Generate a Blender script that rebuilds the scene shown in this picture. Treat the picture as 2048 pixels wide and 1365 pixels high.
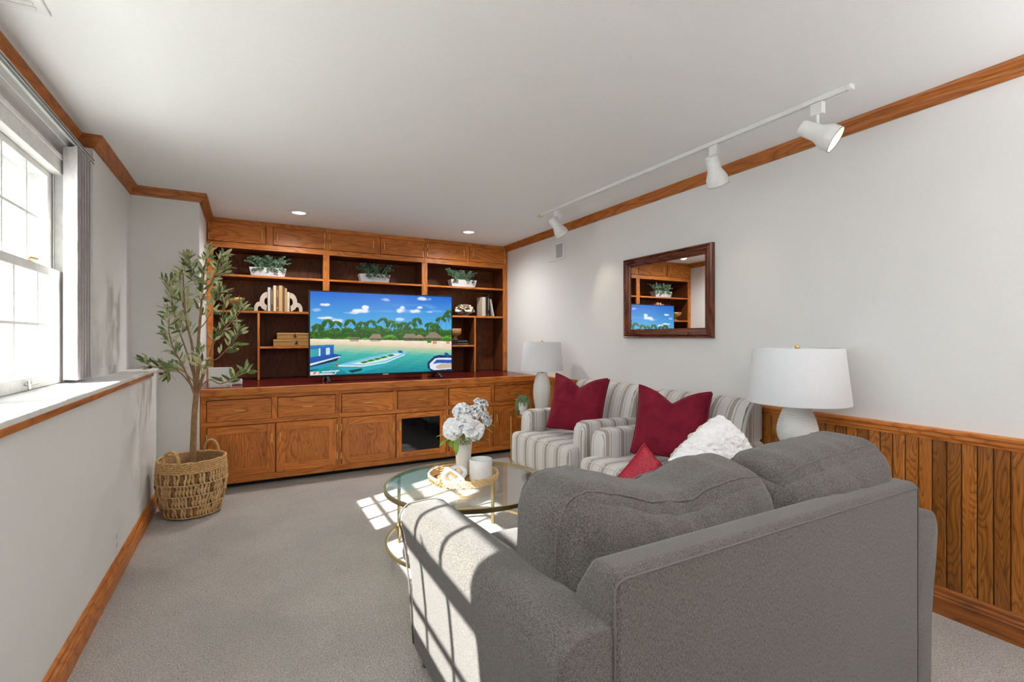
import bpy, bmesh, math, random
import numpy as np
from mathutils import Vector, Matrix, Euler
from mathutils import noise as mnoise
for o in list(bpy.data.objects): bpy.data.objects.remove(o, do_unlink=True)
C = bpy.context.scene.collection
PI = math.pi; R = math.radians
rnd = random.Random(7)

# ------------------------------------------------------------------ camera, world, sun, exposure
cd = bpy.data.cameras.new('camera'); cam = bpy.data.objects.new('camera', cd); C.objects.link(cam)
cam.location = (0, 0, 1.28); cam.rotation_euler = (R(90), 0, R(-28.67))
cd.sensor_width = 36; cd.lens = 970/2048*36; cd.shift_y = -6.5/2048; cd.clip_start = .02
bpy.context.scene.camera = cam
sc = bpy.context.scene
vs = sc.view_settings; vs.view_transform = 'Standard'; vs.look = 'None'; vs.gamma = 1
vs.use_curve_mapping = False; vs.exposure = 0.60
EXPO = vs.exposure
w = bpy.data.worlds.new('sky'); sc.world = w; w.use_nodes = True
bg = w.node_tree.nodes['Background']; bg.inputs[0].default_value = (.86, .93, 1, 1); bg.inputs[1].default_value = 3.4
sd = bpy.data.lights.new('sun', 'SUN'); sd.energy = 15.5; sd.angle = R(.6); sd.color = (1, .97, .93)
sun = bpy.data.objects.new('sun', sd); C.objects.link(sun)
az, el = R(23.8), R(35.1)
sdir = Vector((math.cos(az)*math.cos(el), math.sin(az)*math.cos(el), -math.sin(el)))
sun.rotation_euler = sdir.to_track_quat('-Z', 'Y').to_euler()
def area(name, loc, rot, sx, sy, power, col=(1, 1, 1)):
    a = bpy.data.lights.new(name, 'AREA'); a.shape = 'RECTANGLE'; a.size = sx; a.size_y = sy; a.energy = power; a.color = col
    o = bpy.data.objects.new(name, a); C.objects.link(o); o.location = loc; o.rotation_euler = rot; return o
# fill lights added behind the camera (each one has its housing built below)
REAR = [(.2, -1.1), (1.9, -1.1), (1.1, -2.1)]
for k, (x, y) in enumerate(REAR): area('ceiling_lamp_light', (x, y, 2.40), (0, 0, 0), .5, .5, 5, (1, .97, .94))
UP = [(-.25, -.75), (2.45, -.7)]              # two floor lamps added out of view, bouncing fill off the ceiling
for k, (x, y) in enumerate(UP): area('uplighter_light', (x, y, 1.83), (R(180), 0, 0), .3, .3, 32, (.95, .98, 1))
for k, y in enumerate((2.895, 1.915, .935)):      # window portals: they only guide sampling of the sky
    a = area('window_portal', (-1.05, y, 1.58), (0, R(-90), 0), 1.15, .95, 1); a.data.cycles.is_portal = True

# ------------------------------------------------------------------ materials
def mat(name):
    m = bpy.data.materials.new(name); m.use_nodes = True; nt = m.node_tree
    return m, nt, nt.nodes['Principled BSDF']
def N(nt, t, **k):
    n = nt.nodes.new(t)
    for a, b in k.items(): setattr(n, a, b)
    return n
def ramp(nt, stops, interp='LINEAR'):
    n = nt.nodes.new('ShaderNodeValToRGB'); cr = n.color_ramp; cr.interpolation = interp
    while len(cr.elements) < len(stops): cr.elements.new(.5)
    for e, (p, c) in zip(cr.elements, stops): e.position = p; e.color = (*c, 1) if len(c) == 3 else c
    return n
def lin(r, g, b):
    f = lambda c: ((c/255+.055)/1.055)**2.4 if c > 10 else c/255/12.92
    return (f(r), f(g), f(b))
def plain(name, col, rough=.5, metal=0, bump=0, bscale=40, var=0, sheen=0, spec=.5):
    m, nt, b = mat(name); b.inputs['Base Color'].default_value = (*col, 1); b.inputs['Roughness'].default_value = rough
    b.inputs['Metallic'].default_value = metal; b.inputs['Specular IOR Level'].default_value = spec
    tc = N(nt, 'ShaderNodeTexCoord'); nz = N(nt, 'ShaderNodeTexNoise'); nz.inputs['Scale'].default_value = bscale
    nz.inputs['Detail'].default_value = 4
    nt.links.new(tc.outputs['Object'], nz.inputs['Vector'])
    v = var or .04
    rp = ramp(nt, [(.3, tuple(c*(1-v) for c in col)), (.7, tuple(min(1, c*(1+v)) for c in col))])
    nt.links.new(nz.outputs['Fac'], rp.inputs['Fac']); nt.links.new(rp.outputs['Color'], b.inputs['Base Color'])
    if bump:
        bp = N(nt, 'ShaderNodeBump'); bp.inputs['Strength'].default_value = bump; bp.inputs['Distance'].default_value = .004
        nt.links.new(nz.outputs['Fac'], bp.inputs['Height']); nt.links.new(bp.outputs['Normal'], b.inputs['Normal'])
    if sheen:
        b.inputs['Sheen Weight'].default_value = sheen
    return m
def wood(name, dark, mid, light, axis='Z', s=1.0, rings=9, rough=.38, contrast=1.0, vary=.12):
    m, nt, b = mat(name); L = nt.links.new
    tc = N(nt, 'ShaderNodeTexCoord'); oi = N(nt, 'ShaderNodeObjectInfo')
    mul = N(nt, 'ShaderNodeMath', operation='MULTIPLY'); mul.inputs[1].default_value = 17.3; L(oi.outputs['Random'], mul.inputs[0])
    add = N(nt, 'ShaderNodeVectorMath', operation='ADD'); L(tc.outputs['Object'], add.inputs[0]); L(mul.outputs[0], add.inputs[1])
    i = 'XYZ'.index(axis)
    def mp(a, c):
        q = N(nt, 'ShaderNodeMapping'); v = [c*s]*3; v[i] = a*s; q.inputs['Scale'].default_value = v; L(add.outputs[0], q.inputs['Vector']); return q
    m1 = mp(1.1, 6.5); n1 = N(nt, 'ShaderNodeTexNoise'); n1.inputs['Scale'].default_value = 1; n1.inputs['Detail'].default_value = 1.5; n1.inputs['Distortion'].default_value = .25
    L(m1.outputs[0], n1.inputs['Vector'])
    k = N(nt, 'ShaderNodeMath', operation='MULTIPLY'); k.inputs[1].default_value = rings*1.5; L(n1.outputs['Fac'], k.inputs[0])
    fr = N(nt, 'ShaderNodeMath', operation='FRACT'); L(k.outputs[0], fr.inputs[0])
    r1 = ramp(nt, [(0, tuple((a+b)/2 for a, b in zip(dark, mid))), (.10, mid), (.6, light), (.9, mid), (1, tuple((a*1.2+b*.8)/2 for a, b in zip(dark, mid)))]); L(fr.outputs[0], r1.inputs['Fac'])
    m2 = mp(9, 260); n2 = N(nt, 'ShaderNodeTexNoise'); n2.inputs['Scale'].default_value = 1; n2.inputs['Detail'].default_value = 3; L(m2.outputs[0], n2.inputs['Vector'])
    r2 = ramp(nt, [(.36, (.55, .5, .45)), (.52, (1, 1, 1))]); L(n2.outputs['Fac'], r2.inputs['Fac'])
    mx = N(nt, 'ShaderNodeMix', data_type='RGBA', blend_type='MULTIPLY'); mx.inputs[0].default_value = .75*contrast
    L(r1.outputs['Color'], mx.inputs[6]); L(r2.outputs['Color'], mx.inputs[7])
    m3 = mp(.7, 3); n3 = N(nt, 'ShaderNodeTexNoise'); n3.inputs['Scale'].default_value = 1; L(m3.outputs[0], n3.inputs['Vector'])
    r3 = ramp(nt, [(.3, (.78, .76, .74)), (.7, (1.12, 1.1, 1.08))]); L(n3.outputs['Fac'], r3.inputs['Fac'])
    mx2 = N(nt, 'ShaderNodeMix', data_type='RGBA', blend_type='MULTIPLY'); mx2.inputs[0].default_value = 1
    L(mx.outputs[2], mx2.inputs[6]); L(r3.outputs['Color'], mx2.inputs[7])
    vr = N(nt, 'ShaderNodeMapRange'); vr.inputs[3].default_value = 1-vary; vr.inputs[4].default_value = 1+vary*.4; L(oi.outputs['Random'], vr.inputs[0]); vm = N(nt, 'ShaderNodeVectorMath', operation='SCALE'); L(mx2.outputs[2], vm.inputs[0]); L(vr.outputs[0], vm.inputs['Scale']); L(vm.outputs[0], b.inputs['Base Color'])
    b.inputs['Roughness'].default_value = rough
    bp = N(nt, 'ShaderNodeBump'); bp.inputs['Strength'].default_value = .12; bp.inputs['Distance'].default_value = .002
    L(n2.outputs['Fac'], bp.inputs['Height']); L(bp.outputs['Normal'], b.inputs['Normal'])
    return m
OD, OM, OL = (.28, .072, .010), (.64, .195, .028), (.76, .265, .044)
oak = {a: wood('oak_'+a, OD, OM, OL, a, rough=.42) for a in 'XYZ'}
oakp = {a: wood('oak_panel_'+a, (.18, .046, .008), (.56, .170, .030), (.70, .24, .044), a, 1.3, 14) for a in 'XYZ'}
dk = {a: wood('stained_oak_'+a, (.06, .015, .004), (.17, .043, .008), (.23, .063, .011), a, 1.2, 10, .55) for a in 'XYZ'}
wains = wood('wainscot_oak', (.055, .015, .003), (.43, .145, .022), (.58, .21, .036), 'Z', 1.6, 17, .35, vary=.42)
crownm = {a: wood('crown_oak_'+a, (.18, .048, .009), (.46, .140, .024), (.56, .19, .034), a, 1, 7) for a in 'XYZ'}
mahog = {a: wood('mahogany_'+a, (.03, .007, .003), (.13, .026, .007), (.24, .055, .012), a, 1.5, 5, .22) for a in 'XYZ'}
wallm = plain('wall_paint', lin(236, 235, 233), .85, 0, .04, 60, .01)
ceilm = plain('ceiling_paint', lin(244, 244, 244), .8, 0, .04, 60, .01)
whitep = plain('white_gloss_paint', lin(238, 238, 236), .35, 0, .1, 25, .03)
oldp = plain('weathered_white_paint', lin(232, 231, 228), .75, 0, .6, 30, .06)
brass = plain('brass', lin(240, 206, 130), .38, .85)
goldm = plain('champagne_gold', lin(196, 178, 132), .28, 1)
goldb = plain('bright_gold', lin(222, 182, 96), .25, 1)
agold = plain('antique_gold', lin(206, 172, 118), .38, .75, .2, 60)
chrome = plain('satin_nickel', lin(190, 188, 184), .25, 1)
blackm = plain('black_plastic', (.008, .008, .009), .3)
blackg = plain('black_glass', (.004, .004, .005), .04)
maroon = plain('maroon_laminate', lin(92, 20, 20), .22, 0, 0, 40, .05)
kick = plain('toe_kick_black', (.012, .009, .008), .7)
whitec = plain('white_ceramic', lin(240, 240, 238), .25)
mattec = plain('matte_ceramic', lin(232, 230, 224), .6, 0, .1, 60)
shadem = plain('lampshade_linen', lin(236, 237, 240), .8, 0, .15, 300)
shadem.node_tree.nodes['Principled BSDF'].inputs['Subsurface Weight'].default_value = .0
darkwood = plain('dark_walnut', lin(72, 48, 40), .3, 0, .1, 30, .2)
slatm = plain('vinyl_slat', lin(226, 222, 220), .8, spec=.0)
slatm2 = plain('vinyl_slat_mauve', lin(226, 218, 217), .75, spec=.2)
paperm = plain('book_paper', lin(222, 205, 170), .8, 0, .3, 200, .08)
white_block = plain('white_canvas', lin(226, 228, 232), .5)
tanstone = plain('whitewashed_wood', lin(206, 188, 172), .7, 0, .4, 25, .12)
cream = plain('cream_linen', lin(220, 208, 190), .9, 0, .4, 200, .06, sheen=.3)
tuscan = plain('sand_carved_wood', lin(176, 132, 84), .6, 0, .5, 30, .15)
screwm = plain('dark_screw', (.03, .03, .03), .4)

def fabric(name, c1, c2, rib, spec=.1, bump=.5, sheen=.2):
    m, nt, b = mat(name); L = nt.links.new
    tc = N(nt, 'ShaderNodeTexCoord'); mp = N(nt, 'ShaderNodeMapping'); mp.inputs['Scale'].default_value = rib
    L(tc.outputs['Object'], mp.inputs['Vector']); n = N(nt, 'ShaderNodeTexNoise'); n.inputs['Scale'].default_value = 1; n.inputs['Detail'].default_value = 3
    n.inputs['Roughness'].default_value = .7
    L(mp.outputs[0], n.inputs['Vector'])
    n2 = N(nt, 'ShaderNodeTexNoise'); n2.inputs['Scale'].default_value = 600; n2.inputs['Detail'].default_value = 2; L(tc.outputs['Object'], n2.inputs['Vector'])
    av = N(nt, 'ShaderNodeMix', data_type='FLOAT'); av.inputs[0].default_value = .4; L(n.outputs['Fac'], av.inputs[2]); L(n2.outputs['Fac'], av.inputs[3])
    rp = ramp(nt, [(.37, c1), (.63, c2)]); L(av.outputs[0], rp.inputs['Fac']); L(rp.outputs['Color'], b.inputs['Base Color'])
    b.inputs['Roughness'].default_value = .92; b.inputs['Specular IOR Level'].default_value = spec; b.inputs['Sheen Weight'].default_value = sheen
    bp = N(nt, 'ShaderNodeBump'); bp.inputs['Strength'].default_value = bump; bp.inputs['Distance'].default_value = .004
    L(av.outputs[0], bp.inputs['Height']); L(bp.outputs['Normal'], b.inputs['Normal'])
    return m
SC1, SC2 = (.034, .029, .025), (.185, .167, .152)
sofaf = fabric('grey_ribbed_chenille', SC1, SC2, (460, 460, 130))
sofax = fabric('grey_ribbed_chenille_across', SC1, SC2, (460, 130, 460))
sofac = fabric('grey_chenille_cushion', SC1, SC2, (430, 190, 190), bump=.8)
pipem = plain('grey_piping', lin(100, 96, 93), .9, 0, .3, 300)
def carpet():
    m, nt, b = mat('greige_carpet'); L = nt.links.new; tc = N(nt, 'ShaderNodeTexCoord')
    n = N(nt, 'ShaderNodeTexNoise'); n.inputs['Scale'].default_value = 170; n.inputs['Detail'].default_value = 3; n.inputs['Roughness'].default_value = .7; n.inputs['Distortion'].default_value = .6
    n2 = N(nt, 'ShaderNodeTexNoise'); n2.inputs['Scale'].default_value = 2.3; n2.inputs['Detail'].default_value = 3
    n3 = N(nt, 'ShaderNodeTexVoronoi'); n3.inputs['Scale'].default_value = 150
    for q in (n, n2, n3): L(tc.outputs['Object'], q.inputs['Vector'])
    rp = ramp(nt, [(.33, (.36, .325, .29)), (.5, (.60, .55, .505)), (.68, (.80, .75, .70))]); L(n.outputs['Fac'], rp.inputs['Fac'])
    r2 = ramp(nt, [(.35, (.92, .92, .92)), (.65, (1.06, 1.05, 1.04))]); L(n2.outputs['Fac'], r2.inputs['Fac'])
    mx = N(nt, 'ShaderNodeMix', data_type='RGBA', blend_type='MULTIPLY'); mx.inputs[0].default_value = 1
    L(rp.outputs['Color'], mx.inputs[6]); L(r2.outputs['Color'], mx.inputs[7]); L(mx.outputs[2], b.inputs['Base Color'])
    b.inputs['Roughness'].default_value = 1; b.inputs['Specular IOR Level'].default_value = .05; b.inputs['Sheen Weight'].default_value = .2
    ad = N(nt, 'ShaderNodeMath', operation='ADD'); L(n.outputs['Fac'], ad.inputs[0]); L(n3.outputs['Distance'], ad.inputs[1])
    bp = N(nt, 'ShaderNodeBump'); bp.inputs['Strength'].default_value = .8; bp.inputs['Distance'].default_value = .012
    L(ad.outputs[0], bp.inputs['Height']); L(bp.outputs['Normal'], b.inputs['Normal']); return m
carpetm = carpet()
def stripes(name, axis, period=.135, off=0.0):
    m, nt, b = mat(name); L = nt.links.new; tc = N(nt, 'ShaderNodeTexCoord'); sp = N(nt, 'ShaderNodeSeparateXYZ')
    L(tc.outputs['Object'], sp.inputs[0])
    a = N(nt, 'ShaderNodeMath', operation='MULTIPLY_ADD'); a.inputs[1].default_value = 1/period; a.inputs[2].default_value = 10.5+off
    L(sp.outputs['XYZ'.index(axis)], a.inputs[0]); f = N(nt, 'ShaderNodeMath', operation='FRACT'); L(a.outputs[0], f.inputs[0])
    iv, tp, gr, pl = (.76, .74, .70), (.44, .385, .335), (.30, .29, .29), (.66, .64, .62)
    rp = ramp(nt, [(0, iv), (.235, gr), (.265, pl), (.30, iv), (.39, tp), (.61, iv), (.70, gr), (.73, pl), (.765, iv)], 'CONSTANT'); L(f.outputs[0], rp.inputs['Fac'])
    n2 = N(nt, 'ShaderNodeTexNoise'); n2.inputs['Scale'].default_value = 500; L(tc.outputs['Object'], n2.inputs['Vector'])
    r2 = ramp(nt, [(.35, (.86, .86, .86)), (.6, (1.03, 1.03, 1.03))]); L(n2.outputs['Fac'], r2.inputs['Fac'])
    mx = N(nt, 'ShaderNodeMix', data_type='RGBA', blend_type='MULTIPLY'); mx.inputs[0].default_value = 1
    L(rp.outputs['Color'], mx.inputs[6]); L(r2.outputs['Color'], mx.inputs[7]); L(mx.outputs[2], b.inputs['Base Color'])
    b.inputs['Roughness'].default_value = .9; b.inputs['Specular IOR Level'].default_value = .1; b.inputs['Sheen Weight'].default_value = .15
    bp = N(nt, 'ShaderNodeBump'); bp.inputs['Strength'].default_value = .25; bp.inputs['Distance'].default_value = .002
    L(n2.outputs['Fac'], bp.inputs['Height']); L(bp.outputs['Normal'], b.inputs['Normal']); return m
strX = stripes('striped_linen_across', 'X'); strY = stripes('striped_linen_along', 'Y', .135, .2)
def velvet(name, col, sheen_col, sh=1.0, bump=.25):
    m, nt, b = mat(name); L = nt.links.new; b.inputs['Base Color'].default_value = (*col, 1); b.inputs['Roughness'].default_value = .75
    b.inputs['Sheen Weight'].default_value = sh; b.inputs['Sheen Roughness'].default_value = .35; b.inputs['Sheen Tint'].default_value = (*sheen_col, 1)
    b.inputs['Specular IOR Level'].default_value = .2
    tc = N(nt, 'ShaderNodeTexCoord'); n = N(nt, 'ShaderNodeTexNoise'); n.inputs['Scale'].default_value = 14; n.inputs['Detail'].default_value = 4; n.inputs['Distortion'].default_value = .8
    L(tc.outputs['Object'], n.inputs['Vector']); rp = ramp(nt, [(.3, tuple(c*.8 for c in col)), (.7, tuple(c*1.15 for c in col))]); L(n.outputs['Fac'], rp.inputs['Fac']); L(rp.outputs['Color'], b.inputs['Base Color'])
    bp = N(nt, 'ShaderNodeBump'); bp.inputs['Strength'].default_value = bump; bp.inputs['Distance'].default_value = .02
    L(n.outputs['Fac'], bp.inputs['Height']); L(bp.outputs['Normal'], b.inputs['Normal']); return m
burg = velvet('burgundy_velvet', (.20, .006, .022), (1, .22, .30), .6)
redt = plain('red_sequin_fabric', (.36, .004, .022), .5, 0, .9, 160, .6)
sherpa = plain('white_sherpa', lin(240, 238, 238), .95, 0, 1, 55, .05, sheen=.4)
def glassy(name, tint=(1, 1, 1), ior=1.45, rough=0.0):
    m = bpy.data.materials.new(name); m.use_nodes = True; nt = m.node_tree; nt.nodes.remove(nt.nodes['Principled BSDF']); L = nt.links.new
    out = nt.nodes['Material Output']; tr = N(nt, 'ShaderNodeBsdfTransparent'); tr.inputs[0].default_value = (*tint, 1)
    gl = N(nt, 'ShaderNodeBsdfGlossy'); gl.inputs['Roughness'].default_value = rough
    lw = N(nt, 'ShaderNodeLayerWeight'); pw = N(nt, 'ShaderNodeMath', operation='POWER'); L(lw.outputs['Facing'], pw.inputs[0]); pw.inputs[1].default_value = 5
    lw.inputs[0].default_value = .5; f0_ = ((ior-1)/(ior+1))**2; fr = N(nt, 'ShaderNodeMath', operation='MULTIPLY_ADD'); L(pw.outputs[0], fr.inputs[0]); fr.inputs[1].default_value = 1-f0_; fr.inputs[2].default_value = f0_; mx = N(nt, 'ShaderNodeMixShader')
    L(fr.outputs[0], mx.inputs[0]); L(tr.outputs[0], mx.inputs[1]); L(gl.outputs[0], mx.inputs[2]); L(mx.outputs[0], out.inputs[0]); return m
winglass = glassy('window_glass', (.97, .99, .98), 1.3)
tabglass = glassy('table_glass', (.955, .98, .965), 1.5)
mirrorm, _nt, _b = mat('mirror_glass'); _b.inputs['Metallic'].default_value = 1; _b.inputs['Roughness'].default_value = .01; _b.inputs['Base Color'].default_value = (.93, .94, .93, 1)
def emit(name, col, st):
    m = bpy.data.materials.new(name); m.use_nodes = True; nt = m.node_tree; nt.nodes.remove(nt.nodes['Principled BSDF'])
    e = N(nt, 'ShaderNodeEmission'); e.inputs[0].default_value = (*col, 1); e.inputs[1].default_value = st
    nt.links.new(e.outputs[0], nt.nodes['Material Output'].inputs[0]); return m
lampglow = emit('lamp_glow', (1, .90, .74), 2.2)
def leafmat(name, top, back, var=.3):
    m, nt, b = mat(name); L = nt.links.new; g = N(nt, 'ShaderNodeNewGeometry'); oi = N(nt, 'ShaderNodeObjectInfo')
    tc = N(nt, 'ShaderNodeTexCoord'); n = N(nt, 'ShaderNodeTexNoise'); n.inputs['Scale'].default_value = 22; L(tc.outputs['Object'], n.inputs['Vector'])
    ad = N(nt, 'ShaderNodeMath', operation='ADD'); L(oi.outputs['Random'], ad.inputs[0]); L(n.outputs['Fac'], ad.inputs[1])
    md = N(nt, 'ShaderNodeMath', operation='MULTIPLY'); md.inputs[1].default_value = .55; L(ad.outputs[0], md.inputs[0])
    r1 = ramp(nt, [(.2, tuple(c*(1-var) for c in top)), (.8, tuple(c*(1+var) for c in top))]); r2 = ramp(nt, [(.2, tuple(c*(1-var*.5) for c in back)), (.8, tuple(c*(1+var*.5) for c in back))])
    L(md.outputs[0], r1.inputs[0]); L(md.outputs[0], r2.inputs[0])
    mx = N(nt, 'ShaderNodeMix', data_type='RGBA'); L(g.outputs['Backfacing'], mx.inputs[0]); L(r1.outputs['Color'], mx.inputs[6]); L(r2.outputs['Color'], mx.inputs[7])
    L(mx.outputs[2], b.inputs['Base Color']); b.inputs['Roughness'].default_value = .5; return m
olive = leafmat('olive_leaf', (.12, .185, .055), (.50, .52, .26), .6)
euca = leafmat('eucalyptus_leaf', (.13, .24, .15), (.26, .38, .26), .8)
fern = leafmat('fresh_green_leaf', (.16, .30, .02), (.26, .40, .05), .4)
succ = leafmat('string_of_pearls_leaf', (.14, .26, .12), (.20, .32, .17), .6)
petal = plain('white_petal', lin(246, 246, 247), .6, 0, .2, 60)
bark = plain('tan_bark', lin(158, 122, 88), .85, 0, .8, 35, .25)
straw = plain('water_hyacinth', lin(204, 164, 108), .8, 0, .6, 90, .35)
strawd = plain('water_hyacinth_brown', lin(148, 110, 68), .8, 0, .6, 70, .35)
strawl = plain('seagrass_pale', lin(214, 180, 132), .8, 0, .5, 110, .25)

# ------------------------------------------------------------------ mesh helpers
def tx(bm, vs, M):
    bmesh.ops.transform(bm, matrix=M, verts=vs)
def box(bm, x0, x1, y0, y1, z0, z1, bev=0, seg=2):
    r = bmesh.ops.create_cube(bm, size=1); vs = r['verts']
    bmesh.ops.scale(bm, vec=(x1-x0, y1-y0, z1-z0), verts=vs); bmesh.ops.translate(bm, vec=((x0+x1)/2, (y0+y1)/2, (z0+z1)/2), verts=vs)
    if bev:
        es = list({e for v in vs for e in v.link_edges}); bmesh.ops.bevel(bm, geom=es, offset=bev, segments=seg, profile=.5, affect='EDGES')
    return vs
def mbox(*a, **k): bm = bmesh.new(); box(bm, *a, **k); return bm
def lathe(bm, prof, seg=24, c=(0, 0, 0), sx=1, sy=1, fn=None):
    rows = []
    for (r, z) in prof:
        row = []
        for k in range(seg):
            a = 2*PI*k/seg; rr = r*(fn(a, z) if fn else 1)
            row.append(bm.verts.new((c[0]+rr*sx*math.cos(a), c[1]+rr*sy*math.sin(a), c[2]+z)))
        rows.append(row)
    for i in range(len(rows)-1):
        for k in range(seg):
            k2 = (k+1) % seg; bm.faces.new((rows[i][k], rows[i][k2], rows[i+1][k2], rows[i+1][k]))
    if prof[0][0] > 1e-4 and prof[0][0] < 9: bm.faces.new(list(reversed(rows[0]))) if fn is None or True else 0
    bm.faces.new(rows[-1])
    return rows
def openlathe(bm, prof, seg=24, c=(0, 0, 0), sx=1, sy=1, fn=None):
    n0 = set(bm.faces); rows = lathe(bm, prof, seg, c, sx, sy, fn)
    caps = [f for f in bm.faces if f not in n0 and len(f.verts) == seg and seg > 4]
    bmesh.ops.delete(bm, geom=caps, context='FACES_ONLY')
def tube(bm, pts, rad, seg=8, closed=False, caps=True):
    pts = [Vector(p) for p in pts]; n = len(pts)
    rs = rad if isinstance(rad, (list, tuple)) else [rad]*n
    rows = []; up = None
    for i, p in enumerate(pts):
        if closed: t = pts[(i+1) % n]-pts[i-1]
        else: t = pts[min(i+1, n-1)]-pts[max(i-1, 0)]
        t.normalize()
        if up is None:
            up = Vector((0, 0, 1)) if abs(t.z) < .9 else Vector((1, 0, 0))
        s = t.cross(up)
        if s.length < 1e-5: s = t.cross(Vector((0, 1, 0)))
        s.normalize(); up = s.cross(t).normalized()
        rows.append([bm.verts.new(p+(s*math.cos(2*PI*k/seg)+up*math.sin(2*PI*k/seg))*rs[i]) for k in range(seg)])
    m = n if closed else n-1
    for i in range(m):
        a, b = rows[i], rows[(i+1) % n]
        for k in range(seg):
            k2 = (k+1) % seg; bm.faces.new((a[k], a[k2], b[k2], b[k]))
    if not closed and caps:
        bm.faces.new(list(reversed(rows[0]))); bm.faces.new(rows[-1])
def ring_pts(r, z=0, n=48, c=(0, 0), sx=1, sy=1): return [(c[0]+r*sx*math.cos(2*PI*k/n), c[1]+r*sy*math.sin(2*PI*k/n), z) for k in range(n)]
def flatring(bm, r, w, h, z, n=64):
    prof = [(r-w/2, z), (r+w/2, z), (r+w/2, z+h), (r-w/2, z+h)]
    rows = [[bm.verts.new((q*math.cos(2*PI*k/n), q*math.sin(2*PI*k/n), zz)) for k in range(n)] for q, zz in prof]
    for i in range(4):
        a, b = rows[i], rows[(i+1) % 4]
        for k in range(n): k2 = (k+1) % n; bm.faces.new((a[k], a[k2], b[k2], b[k]))
def prism(bm, poly, d0, d1, plane='XZ'):
    """extrude a closed 2-D polygon; plane gives the polygon's axes, d along the third"""
    def P(a, b, d):
        return {'XZ': (a, d, b), 'YZ': (d, a, b), 'XY': (a, b, d)}[plane]
    A = [bm.verts.new(P(a, b, d0)) for a, b in poly]; B = [bm.verts.new(P(a, b, d1)) for a, b in poly]
    n = len(poly); bm.faces.new(A); bm.faces.new(list(reversed(B)))
    for i in range(n): j = (i+1) % n; bm.faces.new((A[j], A[i], B[i], B[j]))
    return A+B
def ring(bm, a0, a1, b0, b1, sl, sr, sb, st, d0, d1, plane='XZ', bev=.0025):
    """one continuous rectangular frame; stile faces take material 0, rail faces material 1"""
    P = {'XZ': lambda a, b, d: (a, d, b), 'YZ': lambda a, b, d: (d, a, b)}[plane]
    A = [a0, a0+sl, a1-sr, a1]; B = [b0, b0+sb, b1-st, b1]
    V = [[[bm.verts.new(P(a, b, d)) for b in B] for a in A] for d in (d0, d1)]
    for k in (0, 1):
        for i in range(3):
            for j in range(3):
                if i == 1 and j == 1: continue
                q = V[k]; f = bm.faces.new((q[i][j], q[i+1][j], q[i+1][j+1], q[i][j+1])); f.material_index = 1 if i == 1 else 0
    def side(p, q, mi):
        f = bm.faces.new((V[0][p[0]][p[1]], V[0][q[0]][q[1]], V[1][q[0]][q[1]], V[1][p[0]][p[1]])); f.material_index = mi
    for i in range(3): side((i, 0), (i+1, 0), 1 if i == 1 else 0); side((i, 3), (i+1, 3), 1 if i == 1 else 0)
    for j in range(3): side((0, j), (0, j+1), 0); side((3, j), (3, j+1), 0)
    side((1, 1), (2, 1), 1); side((1, 2), (2, 2), 1); side((1, 1), (1, 2), 0); side((2, 1), (2, 2), 0)
    bmesh.ops.recalc_face_normals(bm, faces=bm.faces)
    if bev:
        es = [e for e in bm.edges if len(e.link_faces) == 2 and e.calc_face_angle(0) > 1.2]; bmesh.ops.bevel(bm, geom=es, offset=bev, segments=1, affect='EDGES')
def obj(name, bm, m, parent=None, loc=(0, 0, 0), rot=(0, 0, 0), smooth=False, angle=None, shift=None):
    bmesh.ops.recalc_face_normals(bm, faces=bm.faces)
    if shift: bmesh.ops.translate(bm, vec=shift, verts=bm.verts)
    me = bpy.data.meshes.new(name); bm.to_mesh(me); bm.free()
    for q in (m if isinstance(m, (list, tuple)) else [m]): me.materials.append(q)
    if smooth or angle:
        for p in me.polygons: p.use_smooth = True
    o = bpy.data.objects.new(name, me); C.objects.link(o); o.location = loc; o.rotation_euler = rot
    if angle: 
        try: me.set_sharp_from_angle(angle=R(angle))
        except Exception: pass
    if parent: o.parent = parent
    return o
def inst(name, me, parent=None, loc=(0, 0, 0), rot=(0, 0, 0), scale=(1, 1, 1)):
    o = bpy.data.objects.new(name, me); C.objects.link(o); o.location = loc; o.rotation_euler = rot; o.scale = scale
    if parent: o.parent = parent
    return o
def tag(o, label, cat, group=None):
    o['label'] = label; o['category'] = cat
    if group: o['group'] = group
    return o
def thing(name, label, cat, loc=(0, 0, 0), rotz=0, group=None):
    o = bpy.data.objects.new(name, None); o.empty_display_size = .05; C.objects.link(o); o.location = loc; o.rotation_euler = (0, 0, rotz)
    return tag(o, label, cat, group)
def struct(name, bm, m, loc=(0, 0, 0), rot=(0, 0, 0), label=None, **k):
    o = obj(name, bm, m, None, loc, rot, **k); o['kind'] = 'structure'
    if label: o['label'] = label
    return o
def copytree(o, parent=None, label=None, group=None):
    c = o.copy(); C.objects.link(c); c.parent = parent
    if label: c['label'] = label
    if group: c['group'] = group
    for ch in list(o.children): copytree(ch, c)
    return c

# ------------------------------------------------------------------ room shell
HC = 2.44; YB = -2.8; YE = 5.86
TH = math.atan(.0155)                       # the right wall is not quite parallel to the left one
def RW(y): return 2.85+.0155*(y-1.3)
floor = struct('floor', mbox(-1.1, 3.3, YB-.2, YE+.3, -.1, 0), carpetm, label='greige cut pile carpet across the whole floor')
ceil = struct('ceiling', mbox(-1.2, 3.3, YB-.2, YE+.3, HC, HC+.1), ceilm, label='flat white painted ceiling')
wr = struct('wall_right', mbox(0, .15, YB-1.4, YE-1.3+.2, 0, HC), wallm, loc=(RW(1.3), 1.3, 0), rot=(0, 0, -TH), label='long white wall above the oak wainscot')
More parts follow.
